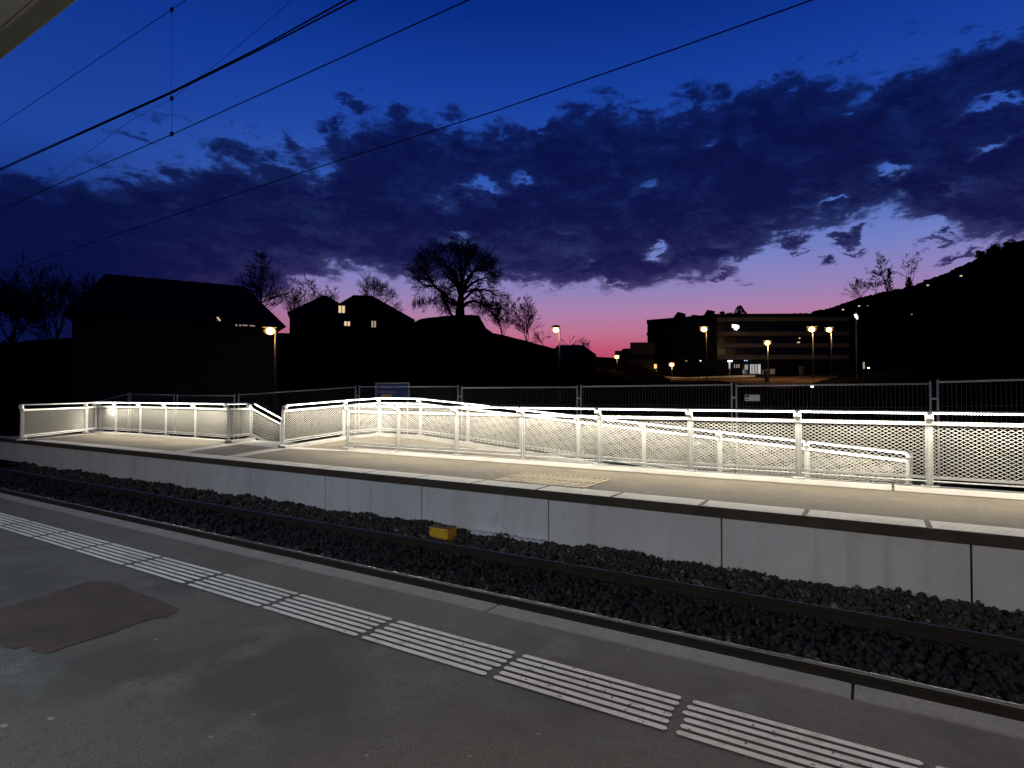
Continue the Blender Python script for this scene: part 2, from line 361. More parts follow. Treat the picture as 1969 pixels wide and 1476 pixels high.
# ballast: many small stones in one mesh
def ballast():
    bm = bmesh.new(); bmesh.ops.create_icosphere(bm, subdivisions=1, radius=1)
    ico = np.array([v.co[:] for v in bm.verts]); tri = np.array([[v.index for v in f.verts] for f in bm.faces]); bm.free()
    def scatter(n, x0, x1, y0, y1, zf, s0, s1):
        P = np.random.rand(n, 2); x = x0+(x1-x0)*P[:,0]; y = y0+(y1-y0)*P[:,1]
        return np.stack([x, y, zf(x, y)], 1), np.random.uniform(s0, s1, n)
    nz = lambda x: .02*np.sin(x*1.7)+.018*np.sin(x*4.1+1)+.012*np.sin(x*9.3)
    def zf(x, y):
        z = np.full_like(x, -.372) + np.random.uniform(-.02,.02,len(x))
        m = y > YR+.08                           # shoulder heaped against the wall
        z[m] = -.375 + .085*np.clip((y[m]-YR-.08)/.6, 0, 1) + nz(x[m]) + np.random.uniform(-.02,.02,m.sum())
        m2 = (y > YN+.1) & (y < YR-.1); z[m2] += .018*np.sin(x[m2]*10.13)
        return z
    sets = [scatter(7600, -9, 3, YR+.07, YF+.06, zf, .019, .038), scatter(2800, -22, -9, YR+.07, YF+.06, zf, .028, .05),
            scatter(10000, -8, 3, YE+.02, YR-.05, zf, .019, .036), scatter(2600, -22, -8, YE+.02, YR-.05, zf, .03, .055)]
    C = np.concatenate([a for a, _ in sets]); s = np.concatenate([q for _, q in sets])
    keep = (np.abs(C[:,1]-YN) > .07) & (np.abs(C[:,1]-YR) > .06)
    keep &= ~((C[:,0] > -5.72) & (C[:,0] < -5.18) & (C[:,1] > 6.74) & (C[:,1] < 7.12))
    C = C[keep]; s = s[keep]; n = len(C)
    A = np.random.normal(size=(n, 3, 3)); Q, _ = np.linalg.qr(A)
    sc = np.random.uniform(.5, 1.3, (n, 1, 3))
    V = ico[None]*sc*(1+np.random.uniform(-.34,.30,(n, len(ico), 1)))*s[:,None,None]
    V = np.einsum('nij,nkj->nki', Q, V) + C[:,None]
    T = tri[None] + (np.arange(n)*len(ico))[:,None,None]
    me = bpy.data.meshes.new('ballast'); V = V.reshape(-1, 3); T = T.reshape(-1, 3)
    me.vertices.add(len(V)); me.vertices.foreach_set('co', V.ravel()); me.loops.add(T.size); me.loops.foreach_set('vertex_index', T.ravel())
    me.polygons.add(len(T)); me.polygons.foreach_set('loop_start', np.arange(len(T))*3); me.polygons.foreach_set('loop_total', np.full(len(T), 3)); me.update(); me.validate()
    m, nt, bs = new_mat('ballast_stone'); g = nt.nodes.new('ShaderNodeNewGeometry'); cr = nt.nodes.new('ShaderNodeValToRGB')
    e = cr.color_ramp.elements; e[0].color = (.018,.016,.015,1); e[1].color = (.22,.20,.19,1); e[1].position = 1
    q = e.new(.72); q.color = (.060,.052,.048,1); q = e.new(.95); q.color = (.085,.072,.064,1)
    sp = nt.nodes.new('ShaderNodeSeparateXYZ'); nt.links.new(g.outputs['Position'], sp.inputs[0])
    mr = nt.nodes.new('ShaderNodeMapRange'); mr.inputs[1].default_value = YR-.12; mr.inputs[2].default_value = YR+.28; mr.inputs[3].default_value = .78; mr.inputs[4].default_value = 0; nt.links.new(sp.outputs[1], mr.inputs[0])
    mx = nt.nodes.new('ShaderNodeMix'); mx.data_type = 'RGBA'; nt.links.new(mr.outputs[0], mx.inputs['Factor']); mx.inputs['B'].default_value = (.010,.009,.009,1)   # darker between the rails, fading out past the far rail
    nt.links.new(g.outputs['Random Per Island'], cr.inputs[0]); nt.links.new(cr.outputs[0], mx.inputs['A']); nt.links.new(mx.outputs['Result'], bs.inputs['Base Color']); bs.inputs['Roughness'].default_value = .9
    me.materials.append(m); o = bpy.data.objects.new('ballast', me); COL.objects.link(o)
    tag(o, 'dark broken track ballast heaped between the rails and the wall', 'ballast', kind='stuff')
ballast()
# yellow box standing in the ballast
t = thing('equipment_box', (-5.45, 6.93, -.40), 'small yellow box with a grey lid standing beside the far rail', 'box')
b = MB(); b.box(-5.64, 6.80, -.42, -5.29, 7.02, -.205); b.build('box_body', MT['yellow'], t, bevel=.012)
b = MB(); b.box(-5.645, 6.795, -.203, -5.285, 7.025, -.188); lid = b.build('lid', MT['lid_grey'], t, bevel=.006)
b = MB(); b.box(-5.53, 6.88, -.188, -5.40, 6.93, -.176); b.build('handle', MT['dark_plastic'], lid, bevel=.004)
for x in (-5.61, -5.32):
    for z in (-.235, -.36): b = MB(); b.tube([(x, 6.792, z), (x, 6.802, z)], .012, 8); b.build('bolt', MT['dark_plastic'], t)
# low ledge at the foot of the wall
b = MB(); b.box(-5.15, YF-.08, -.5, -3.86, YF+.046, -.262); tag(b.build('wall_footing', MT['concrete_wall'], bevel=.01), 'low concrete ledge at the foot of the platform wall right of the yellow box', 'ledge')

# far platform -------------------------------------------------------------
b = MB()
b.poly([(-24.0,YF+.47,ZF),(24,YF+.47,ZF),(24,9.83,ZF),(-10.62,9.83,ZF),(-12.95,9.55,ZF),(-15.45,9.83,ZF),(-24.0,9.95,ZF)])
structure(b.build('platform_surface', MT['asphalt_far']))
# edge slabs, pale top and grooves as separate painted ridges
b = MB(); b.box(-24.2, YF+.012, ZF-.02, 24, YF+.468, ZF+.002); structure(b.build('platform_edge', MT['groove']))
b = MB(); b.box(-50, YF, ZF-.112, 24, YF+.011, ZF+.004); b.box(-50, YF+.011, ZF-.112, -24.2, YF+.46, ZF+.002)
structure(b.build('coping', MT['coping_dark']))
b = MB(); LT = 1.135; bw = .43/6
for k in range(-19, 20):
    xs = .49 + LT*k
    if xs < -24.3: continue
    for j in range(6):
        y = YF + .026 + bw*j
        b.box(xs+.026, y+.004, ZF+.003, xs+LT-.026, y+bw-.022, ZF+.007)
structure(b.build('guide_lines', MT['line_white']))
# concrete wall in panels
W = thing('platform_wall', (-5, YF+.1, -.6), 'long pale grey concrete wall panels holding up the far platform', 'wall')
js = [-50]
js += [-12.87-2.28*k for k in range(14, 0, -1)] + [-12.87,-10.64,-8.43,-6.16,-3.86,-1.53,.82] + [.82+2.33*k for k in range(1, 10)]
for x0, x1 in zip(js[:-1], js[1:]):
    if x1 < -49 or x1 - x0 < .5: continue
    b = MB(); b.box(x0+.009, YF+.047, -.6, x1-.009, YF+.20, ZF-.113); b.build('wall_panel', MT['concrete_wall'], W, bevel=.004)
b = MB(); b.box(-50, YF+.10, -.6, 24, YF+.30, ZF-.118); b.build('joint_filler', MT['joint'], W)
# pale concrete strips crossing the platform
b = MB()
def strip(p0, p1, w, z=ZF+.003):
    a, c = Vector(p0), Vector(p1); d = (c-a).normalized(); n = Vector((-d.y, d.x))*w/2
    b.quad((a.x+n.x,a.y+n.y,z),(a.x-n.x,a.y-n.y,z),(c.x-n.x,c.y-n.y,z),(c.x+n.x,c.y+n.y,z))
strip((-14.0,7.68),(-15.05,9.7),.42); strip((-11.9,7.68),(-12.75,9.5),.42); strip((-21.45,7.1),(-23.6,10.0),.30)
structure(b.build('crossing_strips', MT['concrete_pale']))
# ribbed cover in the far platform
t = thing('ribbed_cover', (-4.3, 8.15, ZF), 'ribbed yellowish cover plate in the far platform beside its edge lines', 'cover plate')
ribm = simple('ribbed_cover', (.34,.27,.15), .6, .2, [(12,(.22,.17,.09),.4,.7)])
b = MB(); b.box(-5.08, 7.665, ZF-.03, -3.52, 8.69, ZF+.005); b.build('plate', ribm, t)
b = MB()
for k in range(17): b.box(-5.05+.093*k, 7.70, ZF+.004, -5.05+.093*k+.04, 8.66, ZF+.016)
for y in (7.67, 8.17, 8.66): b.box(-5.08, y, ZF+.004, -3.52, y+.028, ZF+.018)
b.build('rib', ribm, t)
# stair head slab, ramp floor, stairs
b = MB()
b.prism([(-15.4,9.84),(-12.98,9.56),(-12.98,10.9),(-15.85,10.9)], ZF-.3, ZF+.004)
b.prism([(-12.72,9.57),(-10.64,9.85),(-10.7,10.15),(-12.72,9.95)], ZF-.3, ZF+.005)
structure(b.build('threshold', MT['concrete_pale']))
zr = lambda x: .65 if x < -11.2 else .65 - .083*(x+11.2)
b = MB()
b.poly([(-12.62,9.95,ZF),(-10.72,10.15,ZF),(-10.72,12.55,zr(-10.72)-.05),(-12.62,11.8,.55)])
b.poly([(-12.62,11.8,.55),(-10.72,12.55,zr(-10.72)-.05),(-12.3,12.55,.6)])
xs = [-10.72,-9,-7,-5,-3,-1,1,3]
for x0, x1 in zip(xs[:-1], xs[1:]): b.quad((x0,10.16,zr(x0)-.05 if x0>-10 else ZF),(x1,10.16,zr(x1)-.05),(x1,12.55,zr(x1)-.05),(x0,12.55,zr(x0)-.05))
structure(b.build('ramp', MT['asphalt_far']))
b = MB()
for k in range(7): b.box(-15.8, 10.9+.3*k, -1.6, -12.99, 11.2+.3*k, ZF-.155*(k+1))
tag(b.build('staircase', MT['concrete_pale']), 'concrete steps going down behind the sloping handrail', 'stairs')
# kerb plinths under the railings
def plinth(pts, w, h, name, label):
    b = MB()
    for (x0,y0,z0),(x1,y1,z1) in zip(pts[:-1], pts[1:]): 
        d = Vector((x1-x0,y1-y0,z1-z0)); s_ = Vector((-d.y,d.x,0)).normalized(); n_ = len(b.v); a_, c_ = Vector((x0,y0,z0))-d.normalized()*.04, Vector((x1,y1,z1))+d.normalized()*.04
        pr = [(-w/2-.07,-h),(w/2+.07,-h),(w/2,0),(-w/2,0)]
        b.v += [tuple(q+s_*u+Vector((0,0,v))) for q in (a_,c_) for u,v in pr]; b.f += [(n_,n_+1,n_+2,n_+3),(n_+7,n_+6,n_+5,n_+4)] + [(n_+(k+1)%4,n_+k,n_+4+k,n_+4+(k+1)%4) for k in range(4)]
    return tag(b.build(name, MT['concrete_pale'], bevel=.006), label, 'kerb')
b = MB()
for x0, x1 in ((-10.68,.24),(.27,24)):
    n_ = len(b.v); pr = [(9.78,ZF-.6),(10.16,ZF-.6),(10.16,ZK),(9.862,ZK),(9.785,ZF+.012)]
    b.v += [(x,y,z) for x in (x0,x1) for y,z in pr]; b.f += [tuple(n_+k for k in range(5)), tuple(n_+5+k for k in reversed(range(5)))] + [(n_+k,n_+5+k,n_+5+(k+1)%5,n_+(k+1)%5) for k in range(5)]
tag(b.build('kerb', MT['concrete_pale'], bevel=.008), 'pale concrete kerb under the long front railing on the far platform', 'kerb')

# ------------------------------------------------------------------ railings
CW, CH = .082, .050
def expanded(P0, P1, h0, h1, wv=.0021, dp=.0019):
    """expanded-metal sheet between two posts, h0..h1 above the foot line; returns MB"""
    b = MB(); P0, P1 = Vector(P0), Vector(P1); d = P1-P0; L = math.hypot(d.x, d.y); ux = Vector((d.x/L, d.y/L, d.z/L))
    nrm = Vector((-ux.y, ux.x, 0)).normalized(); up = Vector((0,0,1))
    n = int(L/(CW/2)); rows = int((h1-h0)/CH); step = L/n; ch = (h1-h0)/rows
    V = []; Fc = []
    for j in range(rows):
        for flip in (0, 1):
            base = len(V)
            for i in range(n+1):
                odd = i & 1
                h = h0 + ch*(j + (.5 if odd else (1.0 if flip else 0.0)))
                p = P0 + ux*(i*step) + up*h
                tw = dp if not flip else -dp       # strands lean like real expanded metal
                for su, sn in ((-1,-1),(1,-1),(1,1),(-1,1)):
                    V.append(tuple(p + up*(su*wv + sn*.0016) + nrm*(sn*dp)))
            for i in range(n):
                o = base + 4*i
                for q in range(4):
                    a = o+q; c = o+(q+1) % 4; Fc.append((a, c, c+4, a+4))
    b.v = V; b.f = Fc
    return b
def railing(name, label, posts, side, lit, power, panels=True, h=1.06, post_w=.07, first_post=True, dots=False, cat='railing', loc=None, sheet=(.0021,.0019)):
    """posts: list of (x, y, zfoot); side: list of per-span unit offsets towards the lit side"""
    T = thing(name, loc or posts[0], label, cat)
    P = [Vector(p) for p in posts]; n = len(P)
    HR = MB(); TR = MB(); BR = MB()
    for i, p in enumerate(P):
        if i == 0 and not first_post: continue
        sd = Vector(side[min(i, n-2)] + (0,))
        if 0 < i: 
            s2 = Vector(side[i-1] + (0,)); sd = (sd+s2).normalized()
        al = Vector((-sd.y, sd.x, 0))
        b = MB(); b.obox(p+Vector((0,0,.455)), al, sd, Vector((0,0,1)), .046, .010, .43)
        b.obox(p+Vector((0,0,.455))+al*.0, al, sd, Vector((0,0,1)), .008, .032, .43)
        po = b.build('post', MT['steel'], T, bevel=.003)
        b = MB(); b.obox(p+Vector((0,0,.010)), al, sd, Vector((0,0,1)), .105, .07, .008)
        for su in (-1, 1): b.obox(p+al*(.08*su)+Vector((0,0,.026)), al, sd, Vector((0,0,1)), .014, .014, .010)
        b.build('base_plate', MT['steel'], po)
        b = MB(); up = Vector((0,0,1))
        b.obox(p+Vector((0,0,.90))+sd*.02, al, sd, up, .048, .022, .045)
        b.obox(p+Vector((0,0,.975))+sd*.075, al, (sd+up*.45).normalized(), (up-sd*.45).normalized(), .048, .05, .05)
        b.build('bracket', MT['steel'], po, bevel=.008)
    for i in range(n-1):
        a, c = P[i], P[i+1]; sd = Vector(side[i] + (0,)); d = (c-a); dn = d.normalized(); up = Vector((0,0,1))
        o = sd*.12
        HR.tube([a+o+up*(h-.02), c+o+up*(h-.02)], .022, 10)
        TR.bar(a+up*.885+dn*.04, c+up*.885-dn*.04, .05, .05)
        BR.bar(a+up*.135+dn*.04, c+up*.135-dn*.04, .035, .035)
        BR.tube([a+sd*.022+up*.085+dn*.03, c+sd*.022+up*.085-dn*.03], .010, 6)
        if lit[i]:
            q = o + sd*.019 - up*.012 + up*(h-.02)
            e1, e2 = a+q+dn*.03, c+q-dn*.03; nn = (sd - up*.45).normalized(); vv = dn.cross(nn).normalized()
            LED = MB(); LED.obox((e1+e2)/2, dn, vv, nn, (e2-e1).length/2, .010 if dots else .011, .005)
            LED.build('led_strip', MT['led_beads' if dots else 'led'], T)
            lead = .9 if (name == 'stair_railing' and i == 0) else .03
            area_light('led_lamp', a+o+up*(h-.052)+dn*lead, c+o+up*(h-.052)-dn*.03, -up + sd*.68, .02, power*d.length, (1,.93,.76), T)
        if panels:
            expanded(a+dn*.045, c-dn*.045, .155, .862, *sheet).build('mesh_panel', MT['steel_mesh'], T)
    HR.build('handrail', MT['steel'], T, smooth=True); TR.build('top_rail', MT['steel'], T); BR.build('bottom_rail', MT['steel'], T)
    return T
PW = 20.0
F1x = [-10.83+1.645*k for k in range(14)]
F1 = [(x, YK, ZK) for x in F1x]
railing('platform_railing', 'long level mesh railing with a row of light dots, in front of the ramp', F1, [(0,-1)]*13, [1]*13, PW, dots=True)
F2 = [(-12.77,9.60,ZF+.06),(-12.97,11.8,.60),(-12.40,12.65,.67),(-10.82,12.65,.66),(-9.17,12.65,.535),(-7.53,12.65,.40),(-5.94,12.65,.265),(-4.33,12.65,.13),(-2.70,12.65,-.005),(-1.07,12.65,-.14),(.57,12.65,-.28)]
sd = [(1,-.05),(.83,-.55)] + [(0,-1)]*8
sd = [tuple(Vector(s).normalized()) for s in sd]
railing('ramp_railing', 'lit mesh railing that climbs, bends and then slopes down along the back of the ramp', F2, sd, [1]*10, PW)
plinth([F2[0],F2[1],F2[2],F2[3]] + F2[4:], .22, .16, 'kerb', 'pale concrete kerb sloping under the ramp railing')
F3 = [(-23.9,10.08,ZK-.01),(-22.4,10.07,ZK),(-20.75,10.06,ZK),(-19.15,10.05,ZK),(-17.45,10.02,ZK),(-15.5,9.86,ZK),(-15.88,10.82,ZK),(-15.87,11.86,ZK-.52)]
s3 = [(0,-1)]*5 + [(-.93,-.36),(1,0)]
s3 = [tuple(Vector(s).normalized()) for s in s3]
railing('stair_railing', 'lit mesh railing with leaning brackets that turns and drops beside the stairs', F3, s3, [1]*7, PW)
plinth(F3[:7], .24, .16, 'kerb', 'pale concrete kerb under the railing left of the stairs')
F4 = [(-21.3,7.06,ZF+.02),(-23.35,9.55,ZF+.04),(-23.9,10.08,ZK-.01)]
F4 = F4[:2] + [(-23.88,10.20,ZK-.01)]
railing('guard_railing', 'unlit mesh railing closing off the left end of the far platform', F4, [tuple(Vector((.78,-.62)).normalized())]*2, [0,0], 0, sheet=(.0016,.0012))

# ------------------------------------------------------------------ site fence
def site_fence(p0, p1, label, seed=0, Y0=None, Y1=None):
    """p0, p1 = (px, py, Y) of the two top corners"""
    a = at_Y(*p0); c = at_Y(*p1)
    T = thing('site_fence', ((a.x+c.x)/2, (a.y+c.y)/2, min(a.z, c.z)-2.0), label, 'site fence', 'steel mesh site fence panels')
    up = Vector((0,0,1)); d = c-a; dn = d.normalized(); L = d.length; n = Vector((-dn.y, dn.x, 0))
    fr = MB()
    for p in (a, c): fr.tube([p-up*1.98, p+up*.05], .021, 8)
    fr.tube([a, c], .018, 8); fr.tube([a-up*1.85, c-up*1.85], .018, 8); fr.build('frame', MT['fence_steel'], T, smooth=True)
    w = MB(); k = int(L/.068)
    for i in range(1, k): p = a+d*(i/k)+n*.0; w.bar(p-up*1.85, p, .0042, .0042, caps=False)
    for h in (.45, 1.05, 1.5): w.bar(a-up*h+n*.006, c-up*h+n*.006, .0045, .0045, caps=False)
    w.build('wire_infill', MT['fence_wire'], T)
    cl = MB()
    for hh in (.28, .55):
        if p1[0] < 1960: cl.bar(c-up*hh, c-up*hh+dn*.10, .05, .035)
    if cl.v: cl.build('clamp', MT['fence_steel'], T)
    f = MB()
    for p in (a+dn*.05, c-dn*.05): f.obox(p-up*2.0, dn, n, up, .12, .33, .06)
    f.build('foot', MT['joint'], T, bevel=.01)
    return T, a, c
FY, FL = 13.3, 11.75
site_fence((165,777,FL),(247,757,FL), 'site fence panel sinking away behind the left mesh railing')
site_fence((251,757,FL),(335,759.5,FL), 'site fence panel behind the dense mesh, left of the double posts')
site_fence((341,760,FL),(451,760.5,FL), 'site fence panel behind the railing just left of the stairs')
site_fence((459,759,FL),(684,744,FY), 'slanting site fence panel above the stairs, left of the blue sign')
site_fence((691,743.5,FY),(881,743,FY), 'site fence panel passing in front of the blue station sign')
site_fence((888,745.5,FY),(1110,744,FY), 'site fence panel right of the blue sign, below the large tree')
site_fence((1117,743,FY),(1407,739.5,FY), 'site fence panel below the dark left half of the school')
T, a, c = site_fence((1416,741.5,FY),(1789,737.5,FY), 'site fence panel that carries the small white plaque')
site_fence((1803,734.5,FY),(2240,722,FY), 'site fence panel running out of the picture on the right')
# plaque on the fence
A = at_Y(1432, 758.5, FY-.03); B = at_Y(1461, 758.5, FY-.03); hgt = at_Y(1432,758.5,FY-.03).z - at_Y(1432,770.5,FY-.03).z
t = thing('plaque', (A+B)/2, 'small white plaque with blue and black emblem wired to the site fence', 'plaque')
ux = (B-A).normalized(); uz = Vector((0,0,1)); nn = Vector((0,-1,0))
b = MB(); b.obox((A+B)/2 - uz*hgt/2, ux, nn, uz, (B-A).length/2, .006, hgt/2); b.build('plate', MT['white'], t, bevel=.005)
w = (B-A).length
b = MB(); b.obox(A+ux*.17*w-uz*hgt*.28+nn*.009, ux, nn, uz, w*.14, .002, hgt*.17); b.build('emblem', MT['ink'], t)
b = MB(); b.poly([A+ux*w*(.17+.14*math.cos(s))-uz*hgt*(.80-.18*math.sin(s))+nn*.010 for s in np.linspace(0, math.pi, 9)]); b.build('emblem', MT['dark_plastic'], t)

# ------------------------------------------------------------------ station sign
SY = 14.6
A = at_Y(723, 736.5, SY); B = at_Y(787, 736.5, SY); C0 = at_Y(723, 767, SY)
t = thing('station_sign', (A.x, SY, 0), 'blue station sign with a pale rim behind the ramp railing', 'sign')
w = (B-A).length; hh = A.z-C0.z; ux = Vector((1,0,0)); uz = Vector((0,0,1)); nn = Vector((0,-1,0))
b = MB(); b.box(A.x, SY, A.z-hh, B.x, SY+.03, A.z); b.build('panel', MT['sign_blue'], t)
b = MB(); e = .028
b.box(A.x-.01, SY-.02, A.z-e, B.x+.01, SY-.001, A.z+.01); b.box(A.x-.01, SY-.02, A.z-hh, A.x+e, SY-.001, A.z-e); b.box(B.x-e, SY-.02, A.z-hh, B.x+.01, SY-.001, A.z-e); b.box(A.x+e, SY-.02, A.z-hh-.01, B.x-e, SY-.001, A.z-hh+e)
b.build('rim', MT['sign_frame'], t)
text_mesh('lettering', 'Direction', .105, MT['sign_text'], (A.x+.20*w, SY-.012, A.z-.31*hh), ux, uz, t)
text_mesh('lettering', 'Corsier-sur-Vevey', .105, MT['sign_text'], (A.x+.065*w, SY-.012, A.z-.60*hh), ux, uz, t)
b = MB(); b.box(A.x+.18*w, SY-.012, A.z-.88*hh, A.x+.50*w, SY-.004, A.z-.70*hh); b.build('yellow_plate', MT['sign_yellow'], t)
b = MB()
for x in (A.x+.08*w, B.x-.08*w): b.tube([(x, SY+.06, -.3), (x, SY+.06, A.z)], .03, 8)
b.build('post', MT['sign_frame'], t)

# ------------------------------------------------------------------ overhead line
def wire(name, label, pts, rad, cat='wire'):
    P = [Vector(p) for p in pts]; a, c = P[0], P[-1]; d = (c-a).normalized()
    ext = [a - d*45] + P + [c + d*14]
    b = MB(); b.tube(ext, rad, 6); o = b.build(name, MT['wire'], None, smooth=True)
    return tag(o, label, cat, 'overhead wires above the track')
YW = 4.85
wire('contact_wire', 'thin contact wire crossing the sky to the top edge, lower end of the dropper', [at_Y(115,352,YW), at_Y(330,258.5,YW), at_Y(900,0,YW)], .0068)
wire('messenger_wire', 'topmost wire at upper left, carrying the dropper', [at_Y(0,240,YW), at_Y(330,18,YW), at_Y(356,0,YW)], .0052)
YB = 5.6
wire('feeder_wire', 'upper of the two thick wires running side by side', [at_Y(0,324,YB), at_Y(330,176,YB), at_Y(500,91,YB), at_Y(664,0,YB)], .0115)
wire('feeder_wire', 'lower of the two thick wires running side by side', [at_Y(0,327,YB+.02), at_Y(330,178.5,YB+.02), at_Y(500,95,YB+.02), at_Y(682,0,YB+.02)], .0115)
wire('contact_wire', 'long single wire slanting over the big tree towards the upper right', [at_Y(480,364,7.6), at_Y(600,325,7.6), at_Y(950,214,7.6), at_Y(1300,93,7.6), at_Y(1560,0,7.6)], .0085)
wire('stay_wire', 'hair thin wire branching upward from the thick wires', [at_Y(250,232,5.2), at_Y(330,190,5.2), at_Y(430,112,5.1), at_Y(562,0,5.0)], .003)
t = thing('dropper', at_Y(330,258,YW), 'vertical dropper with three dark clamps hanging between the wires', 'dropper')
b = MB(); b.tube([at_Y(330,257,YW), at_Y(330,20,YW)], .0028, 6); b.build('hanger', MT['wire'], t)
for py in (17, 188, 256):
    p = at_Y(330, py, YW-.004); b = MB(); b.obox(p, Vector((1,0,0)), Vector((0,1,0)), Vector((0,0,1)), .024, .014, .02); b.obox(p+Vector((.02,0,-.03)), Vector((.8,0,.6)), Vector((0,1,0)), Vector((-.6,0,.8)), .026, .010, .010); b.build('clamp', MT['wire'], t)

# ------------------------------------------------------------------ near canopy with its tube lamps
CZ = 3.15; CE = (CZ-EYE)/1.5205
t = thing('platform_canopy', (-4, -2.6, 0), 'greenish grey canopy over the near platform, its edge crossing the upper left corner', 'canopy')
b = MB(); b.box(-26, CE-.075, CZ, 9, CE, CZ+.24); b.build('fascia', MT['canopy'], t, bevel=.006)
b = MB(); b.box(-26, -4.5, CZ+.015, 9, CE-.078, CZ+.12); b.build('soffit', MT['soffit'], t)
b = MB()
for k in range(9): b.box(-23.5+4*k, -4.4, CZ-.13, -23.38+4*k, CE-.35, CZ+.013)
b.build('beam', MT['canopy'], t)
for x in (-21.4, -13.4, -5.4, 2.6):
    b = MB(); b.tube([(x, -2.6, 0), (x, -2.6, CZ-.132)], .09, 12); b.build('column', MT['canopy'], t, smooth=True)
lamps = [(-22.0, .55), (-17.5, .6), (-13.0, .7), (-8.6, 1.45), (-5.2, 1.05), (-1.6, 1.0), (2.2, 1.15), (5.8, 1.2)]
for i, (x, pw) in enumerate(lamps):
    q = thing('canopy_lamp', (x, -1.0, CZ-.3), 'white tube lamp hanging under the near platform canopy, above the guide lines', 'lamp', 'tube lamps under the near canopy')
    b = MB(); b.box(x-.62, -1.06, CZ-.26, x+.62, -.94, CZ-.19); b.build('housing', MT['white'], q)
    b = MB(); b.tube([(x-.6, -1, CZ-.285), (x+.6, -1, CZ-.285)], .02, 8); b.build('tube', MT['tube'], q)
    area_light('tube_lamp', (x-.6, -1, CZ-.31), (x+.6, -1, CZ-.31), (0, .42, -1), .08, 60*pw, (1,.86,.69) if i not in (3, 4) else (.68,.92,1), q)

# ------------------------------------------------------------------ terrain
def interp(x, pts):
    if x <= pts[0][0]: return pts[0][1]
    for (x0,y0),(x1,y1) in zip(pts[:-1], pts[1:]):
        if x <= x1: return y0 + (y1-y0)*(x-x0)/(x1-x0)
    return pts[-1][1]
crest = [(-900,690),(-100,668),(120,650),(330,640),(545,641),(770,641),(800,615),(850,609),(900,605.5),(922,607),(930,618),(936,638),(1000,653),(1060,669),(1105,678),(1140,685),(1190,688),(1240,705),(1290,722),(1450,721),(1620,719),(1700,705),(1969,690),(2600,690),(3200,700)]
crest_r = [(-900,118),(900,118),(1000,120),(1100,124),(1160,135),(1240,150),(1290,168),(3200,172)]
def el_at(px, py): d = ray(px, py); return d.z/math.hypot(d.x, d.y)
def crest_z(px): return EYE + interp(px, crest_r)*el_at(px, interp(px, crest))
def gz(px, r):                                # ground height r metres out in the direction of column px
    rc = interp(px, crest_r); zc = crest_z(px)
    z0 = -.25
    if r >= rc: return zc - (r-rc)*.03
    r0 = 30 if px < 1100 else 45
    if r < r0: return z0
    t = (r-r0)/(rc-r0); return z0 + (zc-z0)*(t*t*(3-2*t)*.5 + t*.5)
def px_dir(px): d = ray(px, 760); l = math.hypot(d.x, d.y); return d.x/l, d.y/l
cols = [x for x in range(-900, 3200, 14)]
rs = [None, 24, 30, 38, 48, 58, 68, 78, 88, 96, 104, 110, 114, 117, 118, 119, 121, 124, 128, 135, 142, 150, 158, 166, 172, 185, 210]
b = MB(); nr = len(rs)
nzr = random.Random(5)
for px in cols:
    ux_, uy_ = px_dir(px)
    ys = 13.05 if px > 462 else 10.6
    r0 = min(22, ys/max(uy_, .05))
    b.v.append((ux_*(r0-.02), uy_*(r0-.02), -2.5))
    for r in rs:
        rr = r0 if r is None else r
        z = gz(px, rr) + (nzr.uniform(-.12,.12) if rr > 60 else 0)
        b.v.append((ux_*rr, uy_*rr, z))
m = nr+1
for i in range(len(cols)-1):
    for j in range(m-1): b.f.append((i*m+j, (i+1)*m+j, (i+1)*m+j+1, i*m+j+1))
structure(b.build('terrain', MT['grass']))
# far wooded hill on the right
hp = [(1380,606),(1480,604.5),(1520,603),(1560,601),(1590,594),(1620,583),(1660,571),(1700,561),(1745,552),(1790,538),(1815,527),(1850,512),(1880,498),(1905,489),(1930,478),(1969,462),(2100,430),(2500,380),(3300,420)]
HRD = 420
b = MB(); hr = random.Random(11); hc = list(np.arange(1375, 3300, 2.0)); steps = [0,.12,.3,.5,.7,.85,.95,1]
bump = 0
for px in hc:
    ux_, uy_ = px_dir(px); y = interp(px, hp); bump = bump*.72 + hr.uniform(-1.5,1.5)
    if hr.random() < .04: bump -= hr.uniform(1,3)
    if px > 1875: bump -= max(0, hr.uniform(-1.2,1.6))
    zc = EYE + HRD*el_at(px, y+bump*.8)
    zs = EYE + HRD*el_at(px, y)
    for k, s_ in enumerate(steps):
        r = 190 + (HRD-190)*s_; z = 3 + (zs-3)*(s_**1.25)
        if k == len(steps)-1: z = zc
        b.v.append((ux_*r, uy_*r, z + (hr.uniform(-.8,.8) if 0 < k < len(steps)-1 else 0)))
    b.v.append((ux_*(HRD+60), uy_*(HRD+60), zs-25))
m = len(steps)+1
for i in range(len(hc)-1):
    for j in range(m-1): b.f.append((i*m+j, (i+1)*m+j, (i+1)*m+j+1, i*m+j+1))
structure(b.build('hill', MT['hill']))
